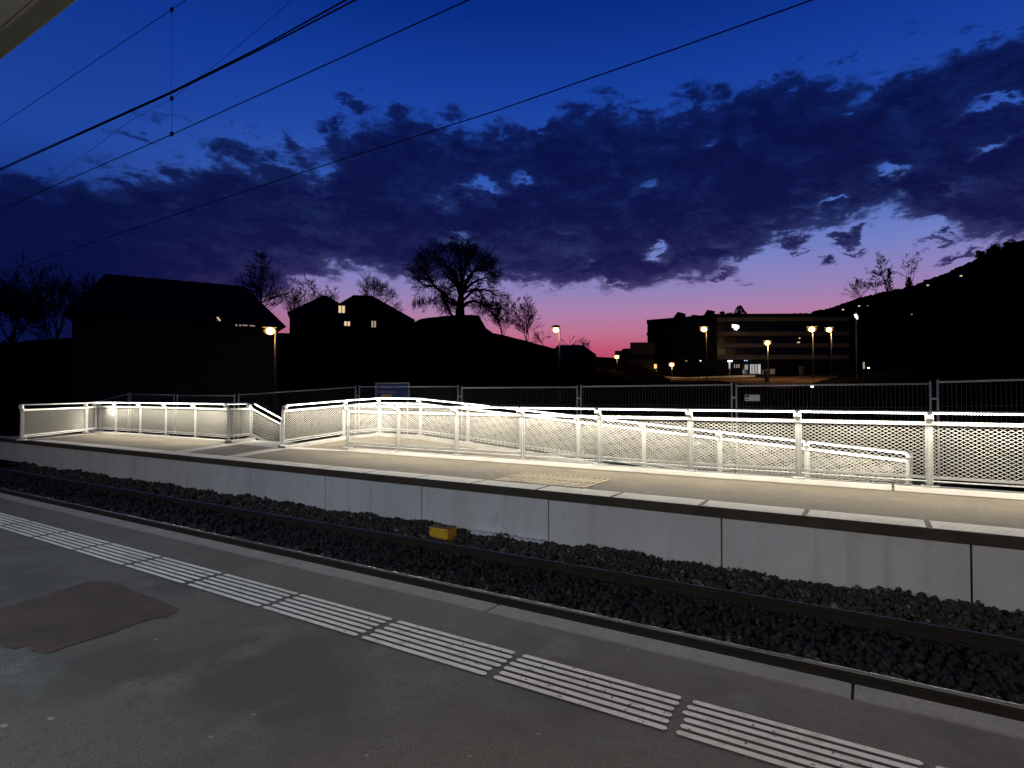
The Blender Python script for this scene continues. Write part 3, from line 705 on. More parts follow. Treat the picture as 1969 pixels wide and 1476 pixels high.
# footpath in front of the school
b = MB()
pp = [((1290,735),(1290,727)),((1380,733),(1390,727)),((1450,742),(1455,726)),((1510,750),(1500,724)),((1545,742),(1560,723)),((1590,731),(1620,723))]
def on_ground(px, py):                        # march along the ray until it meets the terrain
    d = ray(px, py); l = math.hypot(d.x, d.y); r = 20.0
    while r < 175:
        z = EYE + d.z/l*r
        if z <= gz(px, r)+.02: break
        r += .25
    return Vector((d.x/l*r, d.y/l*r, gz(px, r)+.15))
for (a0,a1),(c0,c1) in zip(pp[:-1], pp[1:]):
    n = 8
    for k in range(n):
        f = lambda A, C, t: (A[0]+(C[0]-A[0])*t, A[1]+(C[1]-A[1])*t)
        for q in range(4):
            def G(t, s_): A = f(a0,c0,t); C = f(a1,c1,t); P = f(A, C, s_); return on_ground(*P)
            b.quad(G(k/n,q/4), G((k+1)/n,q/4), G((k+1)/n,(q+1)/4), G(k/n,(q+1)/4))
structure(b.build('path', MT['path']))

# ------------------------------------------------------------------ bare trees
def branch_tree(rng, base, height, spread, depth=6, lean=(0,0), trunk_h=.22, rad=.015, droop=0.0, fan=5, twig=.003, up_bias=.10):
    """returns trunk MB, crown MB; tapering branch tubes"""
    TK = MB(); CR = MB(); base = Vector(base)
    def grow(p, d, ln, r, lev):
        n = 3 if lev < 2 else 2
        pts = [p]; q = Vector(p); dd = Vector(d)
        for k in range(n):
            dd = (dd + Vector((rng.gauss(0,.10), rng.gauss(0,.10), rng.gauss(0,.07) + up_bias*.14 - (droop*.22 if lev > 2 else 0)))).normalized()
            q = q + dd*(ln/n); pts.append(Vector(q))
        r1 = max(r*.66, twig*.7)
        rr = [r+(r1-r)*k/n for k in range(n+1)]
        (TK if lev < 2 else CR).tube(pts, rr, 6 if lev < 2 else (4 if lev < 4 else 3), caps=False)
        if lev >= depth: return
        kids = fan if lev == 0 else (3 if lev < depth-1 else 3)
        for c in range(kids):
            t = rng.uniform(.22, 1.0) if c else 1.0
            i = min(int(t*n), n-1); s = pts[i].lerp(pts[i+1], t*n-i)
            az = rng.uniform(0, 2*math.pi); tilt = rng.uniform(.28, .72)*spread
            perp = dd.orthogonal().normalized(); perp.rotate(Matrix.Rotation(az, 3, dd))
            nd = (dd*math.cos(tilt) + perp*math.sin(tilt)).normalized()
            grow(s, nd, ln*rng.uniform(.66,.90), max(r1*rng.uniform(.55,.8), twig), lev+1)
    grow(base, Vector((lean[0], lean[1], 1)).normalized(), height*trunk_h, height*rad, 0)
    return TK, CR
def bare_tree(name, label, px, py_base, py_top, r, seed, z=None, mat='bark', group='bare trees on the skyline', **kw):
    base = at_r(px, py_base, r); 
    if z is not None: base.z = z
    top = at_r(px, py_top, r).z
    h = top - base.z
    rng = random.Random(seed)
    TK, CR = branch_tree(rng, (0,0,0), 1.0, kw.pop('spread', 1.0), **kw)
    vs = np.array(TK.v + CR.v); k = h/vs[:,2].max()
    wpx = kw.get('w')
    for mb in (TK, CR): mb.v = [(base.x+v[0]*k, base.y+v[1]*k, base.z-.25+v[2]*k) for v in mb.v]
    t = thing(name, base, label, 'tree', group)
    TK.build('trunk', MT[mat], t); CR.build('crown', MT[mat], t)
    return t
def leader_tree(name, label, px, yb, yt, r, seed, wide, mat='bark', group='bare trees on the skyline', stems=1, level=.35, first=.22, n=34, twig=.022, ivy=0):
    """tree with one or more upright leaders, side branches shortening towards the top; wide = half width over height"""
    rng = random.Random(seed); base = at_r(px, yb, r); H = at_r(px, yt, r).z - base.z; TK = MB(); CR = MB()
    t = thing(name, base, label, 'tree', group)
    def twigs(p, d, ln, rad, lev):
        pts = [p]; q = Vector(p); dd = Vector(d)
        for k in range(3):
            dd = (dd + Vector((rng.gauss(0,.10), rng.gauss(0,.10), rng.gauss(.05,.08)))).normalized(); q = q+dd*ln/3; pts.append(Vector(q))
        CR.tube(pts, [rad, rad*.85, rad*.7, rad*.5], 3, caps=False)
        if lev == 0: return
        for c in range(5 if lev > 1 else 4):
            a_ = dd.orthogonal().normalized(); a_.rotate(Matrix.Rotation(rng.uniform(0,6.28), 3, dd)); ti = rng.uniform(.3,.75); f = rng.uniform(.15,.98)*3; i = min(int(f),2)
            twigs(pts[i].lerp(pts[i+1], f-i), dd*math.cos(ti)+a_*math.sin(ti), ln*rng.uniform(.35,.55), max(rad*.6,twig), lev-1)
    for st_ in range(stems):
        a = rng.uniform(0,6.28) if stems > 1 else 0; sp = (.16+.26*rng.random()) if stems > 1 else .02
        hh = H*(1 if st_ == 0 else rng.uniform(.7,.97)); P = [base-UPV*.3]
        for k in range(1,7):
            f = k/6; P.append(base + Vector((math.cos(a),math.sin(a),0))*(sp*hh*f*(1.2-.3*f)) + Vector((rng.gauss(0,.012)*H, rng.gauss(0,.012)*H, hh*f)))
        r0 = H*.016/(stems**.4); TK.tube(P, [r0*(1-.88*k/6) for k in range(7)], 6, caps=False)
        for c in range(n//stems):
            f = first + (1-first)*rng.random()**.9; g = f*6; i = min(int(g),5); p = P[i].lerp(P[i+1], g-i)
            az_ = rng.uniform(0,6.28); d = Vector((math.cos(az_), math.sin(az_), level+rng.gauss(0,.12))).normalized()
            ln = H*wide*(1.08-f)*rng.uniform(.7,1.15)/(stems**.25)+H*.05
            twigs(p, d, ln, max(r0*(1-f)*.5, twig*1.3), 2)
    TK.build('trunk', MT[mat], t); CR.build('crown', MT[mat], t)
    return t
UPV = Vector((0,0,1))
# the large spreading tree, limbs laid out by hand then filled with twigs
def big_tree():
    r = 118.0; rng = random.Random(21)
    o = at_r(884, 612, r); rt = Vector((math.sin(YAW), math.cos(YAW), 0)); fwd = Vector((-math.cos(YAW), math.sin(YAW), 0))
    mpp = r/F*1.0
    def W(x, y, dpt=0): p = at_r(x, y, r); return p + fwd*dpt
    t = thing('spreading_tree', o, 'largest bare tree, wide domed crown on top of the dark mound', 'tree', 'bare trees on the skyline')
    TK = MB(); CR = MB()
    TK.tube([W(885,618), W(884.5,600), W(885,588), W(886,574), W(887,560)], [1.15,.95,.85,.7,.5], 10)
    limbs = [([(884,590),(872,578),(858,570),(848,566)], .42, 0),([(862,572),(846,558),(836,552),(815,550),(802,538)], .40, -1),([(836,552),(828,538),(822,526),(806,517)], .28, -3),
      ([(848,566),(862,590),(868,604),(872,612)], .40, 1),([(886,568),(880,550),(870,530),(860,515),(850,500)], .42, 2),([(880,552),(868,540),(858,528),(846,520)], .25, -2),
      ([(887,560),(888,538),(886,515),(882,495),(880,480)], .45, 0),([(888,545),(894,525),(896,505),(900,485)], .36, -2),([(890,565),(895,545),(905,528),(915,510),(925,495)], .40, 2),
      ([(892,560),(906,546),(922,538),(940,534)], .36, -1),([(892,575),(908,558),(930,555),(945,560),(956,568)], .34, 1),([(893,562),(915,552),(925,565),(935,580)], .26, 3),
      ([(888,592),(900,583),(910,579),(925,584),(940,592),(950,598)], .40, -2),([(920,582),(935,588),(948,586),(962,580)], .26, 1),([(874,588),(860,578),(852,560),(845,555)], .3, 3),
      ([(870,560),(862,556),(850,550)], .2, 2),([(884,545),(874,530),(866,512),(868,495)], .32, 3),([(896,540),(908,520),(918,515),(935,512)], .3, 3),([(830,545),(820,535),(805,528)], .2, 2)]
    tips = []
    for pts, rad, dp in limbs:
        m = len(pts); P = [W(x + rng.uniform(-1,1), y + rng.uniform(-1,1), dp*k/(m-1)*1.2) for k, (x, y) in enumerate(pts)]
        TK.tube(P, [rad*(1-.72*k/(m-1)) for k in range(m)], 6)
        for k in range(1, m):
            for s_ in (.35, .8): tips.append((P[k-1].lerp(P[k], s_), (P[k]-P[k-1]).normalized(), rad*(1-.7*k/m)))
    def twigs(p, d, ln, rad, lev, hang):
        pts = [p]; q = Vector(p); dd = Vector(d)
        for k in range(2):
            dd = (dd + Vector((rng.gauss(0,.22), rng.gauss(0,.22), rng.gauss(0,.16) - hang))).normalized(); q = q+dd*ln/2; pts.append(Vector(q))
        CR.tube(pts, [rad, rad*.8, rad*.6], 3, caps=False)
        if lev == 0: return
        for c in range(3):
            ax_ = dd.orthogonal().normalized(); ax_.rotate(Matrix.Rotation(rng.uniform(0, 6.28), 3, dd)); ti = rng.uniform(.25,.8)
            twigs(pts[rng.choice((1,2))], dd*math.cos(ti)+ax_*math.sin(ti), ln*rng.uniform(.6,.9), max(rad*.62,.022), lev-1, hang)
    for p, d, rad in tips:
        for c in range(2):
            ax_ = d.orthogonal().normalized(); ax_.rotate(Matrix.Rotation(rng.uniform(0, 6.28), 3, d)); ti = rng.uniform(.4,1.0)
            low = p.z < W(884,560).z
            twigs(p, d*math.cos(ti)+ax_*math.sin(ti), rng.uniform(1.1,1.9), max(rad*.35,.045), 3, .13 if low else .02)
    # dense outer brush of the dome
    for c in range(300):
        a = rng.uniform(.06, math.pi-.10); f_ = rng.uniform(.66, .97)
        x = 876 + 88*f_*math.cos(a)*(1 if math.cos(a) > 0 else 1.0); y = 540 - 70*f_*math.sin(a)**.8
        if y > 538: continue
        p = W(x, y, rng.uniform(-5,5)); d = (p - W(884,560)).normalized()
        twigs(p - d*1.2, d, rng.uniform(.9,1.3), .034, 3, 0)
    # hanging twig curtains low in the crown
    for c in range(70):
        x = rng.choice([rng.uniform(793,815), rng.uniform(812,845), rng.uniform(845,882), rng.uniform(925,968)]); y = rng.uniform(556,572) if x < 845 else (rng.uniform(560,566) if x < 885 else rng.uniform(562,580))
        twigs(W(x, y, rng.uniform(-3,3)), Vector((rng.gauss(0,.2), rng.gauss(0,.2), -1)).normalized(), rng.uniform(.9,1.4), .035, 3, .25)
    TK.build('trunk', MT['bark'], t); CR.build('crown', MT['bark'], t)
big_tree()
leader_tree('bare_tree', 'bare upright tree at the right foot of the largest tree', 966, 648, 570, 119, 31, .50, stems=6, level=.9, first=.15, n=120, twig=.026)
leader_tree('bare_tree', 'bare tree with clear twigs standing left of the tall street lamp', 1014, 660, 565, 121, 36, .46, stems=4, level=.75, first=.15, n=100, twig=.026)
bare_tree('bare_tree', 'low bare bush between the small tree and the street lamp', 1045, 668, 630, 122, 33, depth=4, fan=6, spread=1.1, trunk_h=.25, twig=.004)
bare_tree('bare_tree', 'bare tree top showing over the left part of the small hipped roof', 1092, 690, 641, 135, 41, depth=4, fan=4, spread=.9, twig=.004)
bare_tree('bare_tree', 'bare tree top showing over the right end of the small hipped roof', 1120, 690, 645, 136, 42, depth=4, fan=4, spread=.9, twig=.004)
leader_tree('bare_tree', 'tall pointed tree behind the right end of the barn roof', 498, 625, 489, 100, 51, .38, level=.55, first=.12, n=120, mat='bark_pale', twig=.018)
leader_tree('bare_tree', 'bare tree between the barn and the pointed house roof', 562, 630, 543, 130, 52, .55, stems=5, level=.8, n=120, mat='bark_pale')
leader_tree('bare_tree', 'bare tree behind the pointed roof of the house', 620, 625, 528, 135, 53, .42, stems=4, level=.8, n=110, mat='bark_pale')
bare_tree('bare_tree', 'bare tree rising behind the ridge of the house with lit windows', 702, 620, 519, 135, 57, depth=6, fan=5, spread=.95, twig=.0019)
bare_tree('bare_tree', 'small bare tree at the right eave of the house', 764, 625, 577, 128, 58, depth=4, fan=4, spread=.9, twig=.004)
bare_tree('bare_tree', 'dim bare tree at the far left edge of the picture', 25, 700, 498, 62, 61, mat='bark_pale', depth=6, fan=6, spread=.9, twig=.0019)
bare_tree('bare_tree', 'tall dim bare tree left of the barn roof', 105, 690, 476, 64, 66, mat='bark_pale', depth=6, fan=6, spread=.85, twig=.0019)
bare_tree('bare_tree', 'dim bare tree rising just behind the left slope of the barn', 178, 660, 512, 66, 63, mat='bark_pale', depth=6, fan=6, spread=.85, twig=.0019)
leader_tree('bare_tree', 'wide low bare tree, leftmost on the hillside at the right', 1655, 578, 532, 240, 71, .85, stems=3, level=.55, first=.1, n=30, twig=.045, group='bare trees on the hillside')
leader_tree('bare_tree', 'bare tree with level twigs left of the ivy covered trunk', 1681, 570, 517, 240, 72, .55, stems=2, level=.25, first=.15, n=34, twig=.045, group='bare trees on the hillside')
def ivy_tree(label, px, yb, yt, r, seed, ivy, **kw):
    t = leader_tree('ivy_tree', label, px, yb, yt, r, seed, group='bare trees on the hillside', **kw)
    rng = random.Random(seed); b = MB(); m = r/F
    c = at_r(px, yb, r)
    for k in range(420):
        f = rng.random()**1.3; y = f*ivy; w = (1.0-f)*6.5+1.6
        p = c + Vector((math.sin(YAW), math.cos(YAW), 0))*(rng.gauss(0,.5)*w*m) + Vector((-math.cos(YAW), math.sin(YAW), 0))*(rng.gauss(0,.5)*w*m) + Vector((0,0,y*m-.3))
        u = Vector((rng.gauss(0,1), rng.gauss(0,1), rng.gauss(0,1))).normalized(); v = u.orthogonal().normalized(); s_ = rng.uniform(.18,.42)
        b.quad(p+u*s_, p+v*s_*.7, p-u*s_, p-v*s_*.7)
    b.build('ivy', MT['leaf'], t)
ivy_tree('tall tree with an ivy covered trunk on the hillside', 1710, 566, 483, 235, 81, 44, wide=.42, stems=2, level=.35, first=.4, n=34, twig=.045)
ivy_tree('tree with ivy at the foot and long arms spreading apart', 1748, 557, 472, 235, 87, 22, wide=.28, stems=4, level=.7, first=.35, n=26, twig=.04)
for i, (px, yb, yt, lb) in enumerate([(1888,499,477,'dark bush with thin twigs at the left end of the hilltop thicket'),(1912,491,466,'tallest twiggy bush of the hilltop thicket'),(1945,478,455,'twiggy bush on the hilltop at the right edge of the picture')]):
    bare_tree('twiggy_bush', lb, px, yb, yt, 400, 90+i, depth=5, fan=9, spread=1.3, trunk_h=.10, twig=.006, group='bushes on the hilltop')
# monkey-puzzle like conifer behind the school roof
t = thing('conifer', at_r(1423, 612, 175), 'dark drooping conifer top above the school roof', 'tree'); b = MB(); c = MB(); rng = random.Random(4)
c0 = at_r(1423, 616, 175); top = at_r(1422, 588, 175); b.tube([c0-Vector((0,0,8)), top], [.35,.08], 6); b.build('trunk', MT['bark'], t)
rt = Vector((math.sin(YAW), math.cos(YAW), 0)); fw = Vector((-math.cos(YAW), math.sin(YAW), 0))
for k in range(16):
    f = k/15; p = top.lerp(c0, f*.8); ln = (.7+2.6*f)
    for q in range(5):
        a = rng.uniform(0, 6.28); d = rt*math.cos(a)+fw*math.sin(a); P = [p, p+d*ln*.6+Vector((0,0,.1)), p+d*ln-Vector((0,0,.5+.6*f))]
        c.tube(P, [.12,.10,.05], 4, caps=False)
        for w_ in range(3):
            s_ = P[1].lerp(P[2], rng.random()); c.obox(s_, Vector((1,0,0)), Vector((0,1,0)), Vector((0,0,1)), .06, .06, .20)
c.build('crown', MT['leaf'], t)

# ------------------------------------------------------------------ houses
RT = Vector((math.sin(YAW), math.cos(YAW), 0)); FW = Vector((-math.cos(YAW), math.sin(YAW), 0)); UP = Vector((0,0,1))
def frame(px):                                # local right / away axes for something seen at column px
    x, y = px_dir(px); f = Vector((x, y, 0)); return Vector((y, -x, 0)), f
def hip_house(name, label, cat, ridge, eaves, r, depth, zb, windows=(), wall='wall_dark', group=None, chimney=None):
    """ridge, eaves: ((px,py),(px,py)) seen points; r distance of the ridge; depth of the house"""
    pm = (eaves[0][0]+eaves[1][0])/2; rx, fw = frame(pm)
    a, c = at_r(*ridge[0], r), at_r(*ridge[1], r); zr_ = (a.z+c.z)/2; a.z = c.z = zr_
    e0, e1 = at_r(*eaves[0], r-depth/2*.8), at_r(*eaves[1], r-depth/2*.8); ze = (e0.z+e1.z)/2
    mid = (a+c)/2; L0 = (e0-mid).dot(rx); L1 = (e1-mid).dot(rx); R0 = (a-mid).dot(rx); R1 = (c-mid).dot(rx)
    T = thing(name, (mid.x, mid.y, zb), label, cat, group)
    P = lambda u, v, z: Vector((mid.x, mid.y, 0)) + rx*u + fw*v + UP*z
    hd = depth/2; in_ = .5
    w = MB(); pts = [P(L0+in_,-hd+in_,0),P(L1-in_,-hd+in_,0),P(L1-in_,hd-in_,0),P(L0+in_,hd-in_,0)]
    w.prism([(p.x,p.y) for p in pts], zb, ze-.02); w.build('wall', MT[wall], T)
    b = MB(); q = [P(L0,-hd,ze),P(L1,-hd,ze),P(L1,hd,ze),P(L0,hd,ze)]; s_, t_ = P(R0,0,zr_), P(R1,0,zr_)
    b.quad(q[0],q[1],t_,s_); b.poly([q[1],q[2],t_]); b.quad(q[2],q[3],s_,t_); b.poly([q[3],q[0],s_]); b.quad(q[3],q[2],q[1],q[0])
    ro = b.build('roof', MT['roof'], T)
    if chimney:
        p = P(*chimney[:2], zr_-.8); b = MB(); b.obox(p+UP*.8, rx, fw, UP, .35, .35, 1.0); b.build('chimney', MT['wall_dark'], ro)
    for (x0,y0,x1,y1,mt) in windows:
        rr = r-hd+in_; p = at_r((x0+x1)/2, (y0+y1)/2, rr); hw = (x1-x0)/2*rr/F*.97; hh = (y1-y0)/2*rr/F
        # push onto the front wall plane
        dv = (p-mid).dot(fw); d = ray((x0+x1)/2,(y0+y1)/2); l = d.dot(fw); tt = ((mid-EYEV).dot(fw)-hd+in_-.06)/l; p = EYEV+d*tt
        b = MB(); b.obox(p, rx, fw, UP, hw+.10, .05, hh+.10); wf = b.build('window', MT['wall_dark'], T)
        b = MB(); gap = .05
        b.obox(p-fw*.06-rx*(hw/2+gap/2), rx, fw, UP, hw/2-gap, .012, hh); b.obox(p-fw*.06+rx*(hw/2+gap/2), rx, fw, UP, hw/2-gap, .012, hh)
        b.build('pane', MT[mt], wf)
    return T
hip_house('barn', 'big dark barn with a long hipped roof at the left', 'barn', ((203,525),(470,551)), ((122,622),(548,616)), 52, 11, -.3,
   [(453,622.5,463,626.5,'win_dim'),(467,622.5,489,626.5,'win_dim')])
hip_house('house', 'dark house with a pointed roof between the barn and its taller neighbour', 'house', ((620,568),(629,568)), ((552,605),(692,605)), 128, 12, 8)
hip_house('house', 'dark house with a broad hipped roof and three lit windows', 'house', ((680,565),(716,570)), ((610,613),(798,613)), 120, 13, 9,
   [(651,588,663,601,'win_warm'),(662,618,673,626,'win_warm'),(714,617,723,629,'win_dim')])
hip_house('house', 'small dark house with a flat topped hipped roof right of the mound', 'house', ((1072,663),(1121,663)), ((1058,682),(1147,684)), 96, 9, 0)
t = hip_house('low_building', 'low dark stepped building just left of the school', 'building', ((1198,671),(1250,668)), ((1183,690),(1262,692)), 140, 10, 3)
p = at_r(1190, 688, 137); b = MB(); rx, fw = frame(1190); b.obox(p, rx, fw, UP, .9, 1.2, 1.6); b.build('annex', MT['wall_dark'], t)
b = MB(); p0 = at_r(1212,661,140); p1 = at_r(1258,661,140); b.bar(p0-UP*2, p1-UP*2, 6, 4.2); b.build('upper_storey', MT['wall_dark'], t)
# little lit houses far up the hillside
hs = [(1621,595,'lowest'),(1652,588,'second lowest'),(1668,587.5,'faint'),(1784,548,'brightest'),(1788,543,'topmost of a pair'),(1848,530,'highest'),(1753,604,'lone')]
lbs = ['tiny lit house lowest on the dark hillside, above the school','tiny lit house on the slope below the leftmost hillside tree','faint tiny house beside another lit one on the slope','bright tiny house on the slope right of the ivy trees','tiny house just above the bright one on the slope','tiny lit house highest up the dark hillside','tiny lone house far below the ivy trees on the slope']
for (px, py, _), lb in zip(hs, lbs):
    rr = 300 if px < 1700 else 330
    # stand on the hill surface along this ray
    hz = lambda r: 3 + (EYE+HRD*el_at(px, interp(px, hp))-3)*((max(r,190)-190)/(HRD-190))**1.25
    d = ray(px, py); l = math.hypot(d.x, d.y); rr = 195
    while rr < 415 and EYE + d.z/l*rr > hz(rr)+1.2: rr += 1
    p = at_r(px, py, rr-3); rx, fw = frame(px)
    T = thing('hillside_house', p-UP*1.8, lb, 'house', 'lit houses on the hillside')
    b = MB(); b.obox(p+fw*2.6-UP*.6, rx, fw, UP, 2.6, 2.4, 1.8); b.build('wall', MT['wall_dark'], T)
    b = MB(); g = p+fw*2.6+UP*1.2
    q = [g-rx*3-fw*2.8, g+rx*3-fw*2.8, g+rx*3+fw*2.8, g-rx*3+fw*2.8]; u, v = g-rx*3+UP*1.2, g+rx*3+UP*1.2
    b.quad(q[0],q[1],v,u); b.quad(q[2],q[3],u,v); b.poly([q[1],q[2],v]); b.poly([q[3],q[0],u]); b.build('roof', MT['roof'], T)
    b = MB(); s_ = .34 if px not in (1668,1788,1753) else .2
    b.obox(p+fw*.15, rx, fw, UP, s_*1.5, .03, s_); b.build('window', MT['win_warm'] if s_ > .3 else MT['win_dim'], T)

# ------------------------------------------------------------------ school
RB = 150
sA, sB, sC = at_r(1245,700,RB), at_r(1376,700,RB-6), at_r(1640,700,RB+6)
zb = at_r(1376, 724, RB-6).z
T = thing('school', (sB.x, sB.y, zb), 'large dark flat roofed school with pale floor bands and a lit entrance', 'school')
uL = (sA-sB); uL.z = 0; LL = uL.length; uL.normalize(); nL = Vector((-uL.y, uL.x, 0)); nL = nL if nL.dot(FW) > 0 else -nL
uR = (sC-sB); uR.z = 0; LR = uR.length; uR.normalize(); nR = Vector((-uR.y, uR.x, 0)); nR = nR if nR.dot(FW) > 0 else -nR
def zpx(py, px=1450): return at_r(px, py, RB-2).z
zt = zpx(606, 1376)
sBp = sB + nR*1.2
b = MB(); pl = [sA, sB, sB+nL*18, sA+nL*18]
b.prism([(p.x,p.y) for p in pl], zb-4, at_r(1310,609.5,RB-3).z); b.build('wall', MT['school'], T)
b = MB(); pl = [sBp, sBp+uR*LR, sBp+uR*LR+nR*18, sBp+nR*18]
b.prism([(p.x,p.y) for p in pl], zb-4, zt); b.build('wall', MT['school'], T)
b = MB(); b.prism([(p.x,p.y) for p in [sBp+nR*3+uR*2, sBp+nR*3+uR*LR, sBp+nR*15+uR*LR, sBp+nR*15+uR*2]], zt, zpx(603.5,1500)); b.build('roof', MT['roof'], T)
# concrete floor bands on the right wing, fainter returns on the left one
bands = [(609.5,617),(637,645),(660,667.5),(682,690.5)]
for y0, y1 in bands:
    b = MB(); za, zc = at_r(1500,y0,RB).z, at_r(1500,y1,RB).z
    c = sBp+uR*(LR/2)-nR*.18; c.z = (za+zc)/2; b.obox(c, uR, nR, UP, LR/2-.3, .17, (za-zc)/2); b.build('floor_band', MT['band'], T)
for (y0, y1), (w0, w1) in zip(bands[:-1], bands[1:]):
    za, zc = at_r(1500,y1,RB).z-.08, at_r(1500,w0,RB).z+.08; c = sBp+uR*(LR/2)-nR*.03; c.z = (za+zc)/2
    b = MB(); b.obox(c, uR, nR, UP, LR/2-.6, .03, (za-zc)/2); wn = b.build('window', MT['glass'], T)
    b = MB(); k = int(LR/2.4)
    for i in range(k+1): p = sBp+uR*(.6+(LR-1.2)*i/k)-nR*.09; p.z = c.z; b.obox(p, uR, nR, UP, .07, .03, (za-zc)/2-.01)
    b.build('mullion', MT['school'], wn)
for y0, y1 in bands[:3]:
    za, zc = at_r(1310,y1+1,RB-3).z, at_r(1310,y1+15,RB-3).z
    c = (sA+sB)/2-nL*.03; c.z = (za+zc)/2; b = MB(); b.obox(c, uL, nL, UP, LL/2-1, .03, (za-zc)/2); b.build('window', MT['glass'], T)
# sloping skylights and vents on the roof
def px_block(pts, r, dep, name, mat):
    """outline given by its picture points, extruded dep metres away from the viewer"""
    rx, fw = frame(pts[0][0]); f = [at_r(x, y, r) for x, y in pts]; bk = [p+fw*dep for p in f]
    b = MB(); b.poly(list(reversed(f))); b.poly(bk)
    for i in range(len(f)): j = (i+1) % len(f); b.quad(f[i], f[j], bk[j], bk[i])
    return b.build(name, MT[mat], T)
px_block([(1294,611),(1303,599),(1319,603),(1317.5,607),(1316,611)], RB+2, 7, 'skylight', 'school')
px_block([(1350,611),(1360,595),(1375,598),(1374.5,601),(1370,611)], RB+2, 7, 'skylight', 'school')
px_block([(1327,611),(1330,605),(1338,605),(1343,606),(1350,611)], RB+3, 3, 'roof_vent', 'school')
px_block([(1385,609),(1387,603),(1383.5,600),(1386,598.5),(1391,598),(1394,600),(1391,603.5),(1393,609)], RB+2, 1.6, 'roof_vent', 'school')
px_block([(1399,609),(1396.5,601.5),(1408,600.5),(1404,609)], RB+2, 1.6, 'roof_vent', 'school')
px_block([(1243.5,620),(1243.5,614.5),(1246,614.5),(1246,620)], RB, 3, 'balcony', 'school')
px_block([(1243.5,643),(1243.5,639),(1246,639),(1246,643)], RB, 3, 'balcony', 'school')
# lit entrance
def on_wing(px, py, push=.25):                # point on the right wing's face
    d = ray(px, py); q = sBp - nR*push; tt = (q-EYEV).dot(nR)/d.dot(nR); return EYEV + d*tt
def face_quad(name, x0, y0, x1, y1, mat, parent, push=.25):
    b = MB(); a, c = on_wing(x0,y0,push), on_wing(x1,y1,push); m = (a+c)/2
    b.obox(m, uR, nR, UP, abs((c-a).dot(uR))/2, .04, abs(a.z-c.z)/2); return b.build(name, MT[mat], parent)
en = face_quad('entrance', 1428, 698, 1474, 719.5, 'glass', T, .10)
for x0, x1, mt in [(1442.5,1445,'win_cool'),(1447,1449.5,'win_cool'),(1451,1456.5,'win_dim'),(1458,1462.5,'win_cool'),(1432,1438,'win_dim')]: face_quad('pane', x0, 700 if x0 > 1440 else 701, x1, 718 if x0 > 1440 else 710, mt, en)
face_quad('canopy', 1426, 692.5, 1476, 696, 'school', en, 1.6)
face_quad('step', 1432, 718.6, 1463, 720, 'band', en, 1.4)
for x in (1412.5, 1417, 1421): face_quad('side_light', x-.8, 700, x+.8, 707, 'win_dim', T)
for x, y in ((1432,693),(1436.5,693)): face_quad('blue_light', x-.8, y-.7, x+.8, y+.7, 'blue_lit', en, 1.8)
face_quad('window_small', 1536, 649, 1539, 650.8, 'win_warm', T); face_quad('window_small', 1533, 657, 1538, 659, 'win_warm', T)
def on_left(px, py, push=.2):
    d = ray(px, py); q = sB - nL*push; tt = (q-EYEV).dot(nL)/d.dot(nL); return EYEV + d*tt
def left_quad(name, x0, y0, x1, y1, mat, push=.2):
    a, c = on_left(x0,y0,push), on_left(x1,y1,push); b = MB(); b.obox((a+c)/2, uL, nL, UP, abs((c-a).dot(uL))/2, .04, abs(a.z-c.z)/2); return b.build(name, MT[mat], T)
left_quad('lit_doorway', 1257.8,700,1262.8,708,'win_orange'); left_quad('lit_doorway', 1258.4,712,1263,719.5,'win_dim')
left_quad('blue_light', 1345.5,692.6,1348.5,694.4,'blue_lit'); left_quad('blue_light', 1318,693,1321.5,694.4,'win_dim')
# illuminated letters on the facade
t = thing('lit_sign', on_wing(1414, 627, .4), 'glowing white two line lettering high on the school front', 'sign')
b = MB()
for i, (x, y, h_) in enumerate([(1409,626.3,5.4),(1411.2,626.6,5.2),(1413.3,626.6,4.6),(1415.4,627.0,5.0),(1417.4,627.3,4.2),(1419.4,628.2,5.0)]):
    a = on_wing(x, y, .45); b.obox(a, uR, nR, UP, .145 if i % 2 else .12, .06, h_/2*RB/F); 
b.build('upper_letters', MT['sign_lit'], t)
b = MB()
for x, y in ((1412.8,631.4),(1414.8,632),(1416.6,632.6)): a = on_wing(x, y, .45); b.obox(a, uR, nR, UP, .12, .06, .20)
b.build('lower_letters', MT['sign_lit'], t)
b = MB(); b.obox(on_wing(1414,628.5,.2), uR, nR, UP, .9, .15, .75); b.build('back_plate', MT['school'], t)
# glowing emblem on its own mast at the right
pe = at_r(1646, 607, 120); rx, fw = frame(1646)
t = thing('emblem_mast', (pe.x, pe.y, gz(1646,120)), 'white zigzag emblem glowing on a dark mast right of the school', 'sign')
b = MB(); b.box(pe.x-.12, pe.y-.12+.3, gz(1646,120)-.2, pe.x+.12, pe.y+.12+.3, pe.z+.9); b.build('mast', MT['dark_plastic'], t)
b = MB(); k = 120/F
Q = lambda x, y: at_r(x, y, 120)
for a_, c_ in [((1642.5,605.5),(1647.5,604.2)),((1649.3,606.6),(1644.5,608.6)),((1644.3,608.8),(1648.5,611)),((1649.2,610.2),(1648,613.2))]: b.bar(Q(*a_), Q(*c_), .1, .17, up=UP)
b.build('emblem', MT['sign_lit'], t)

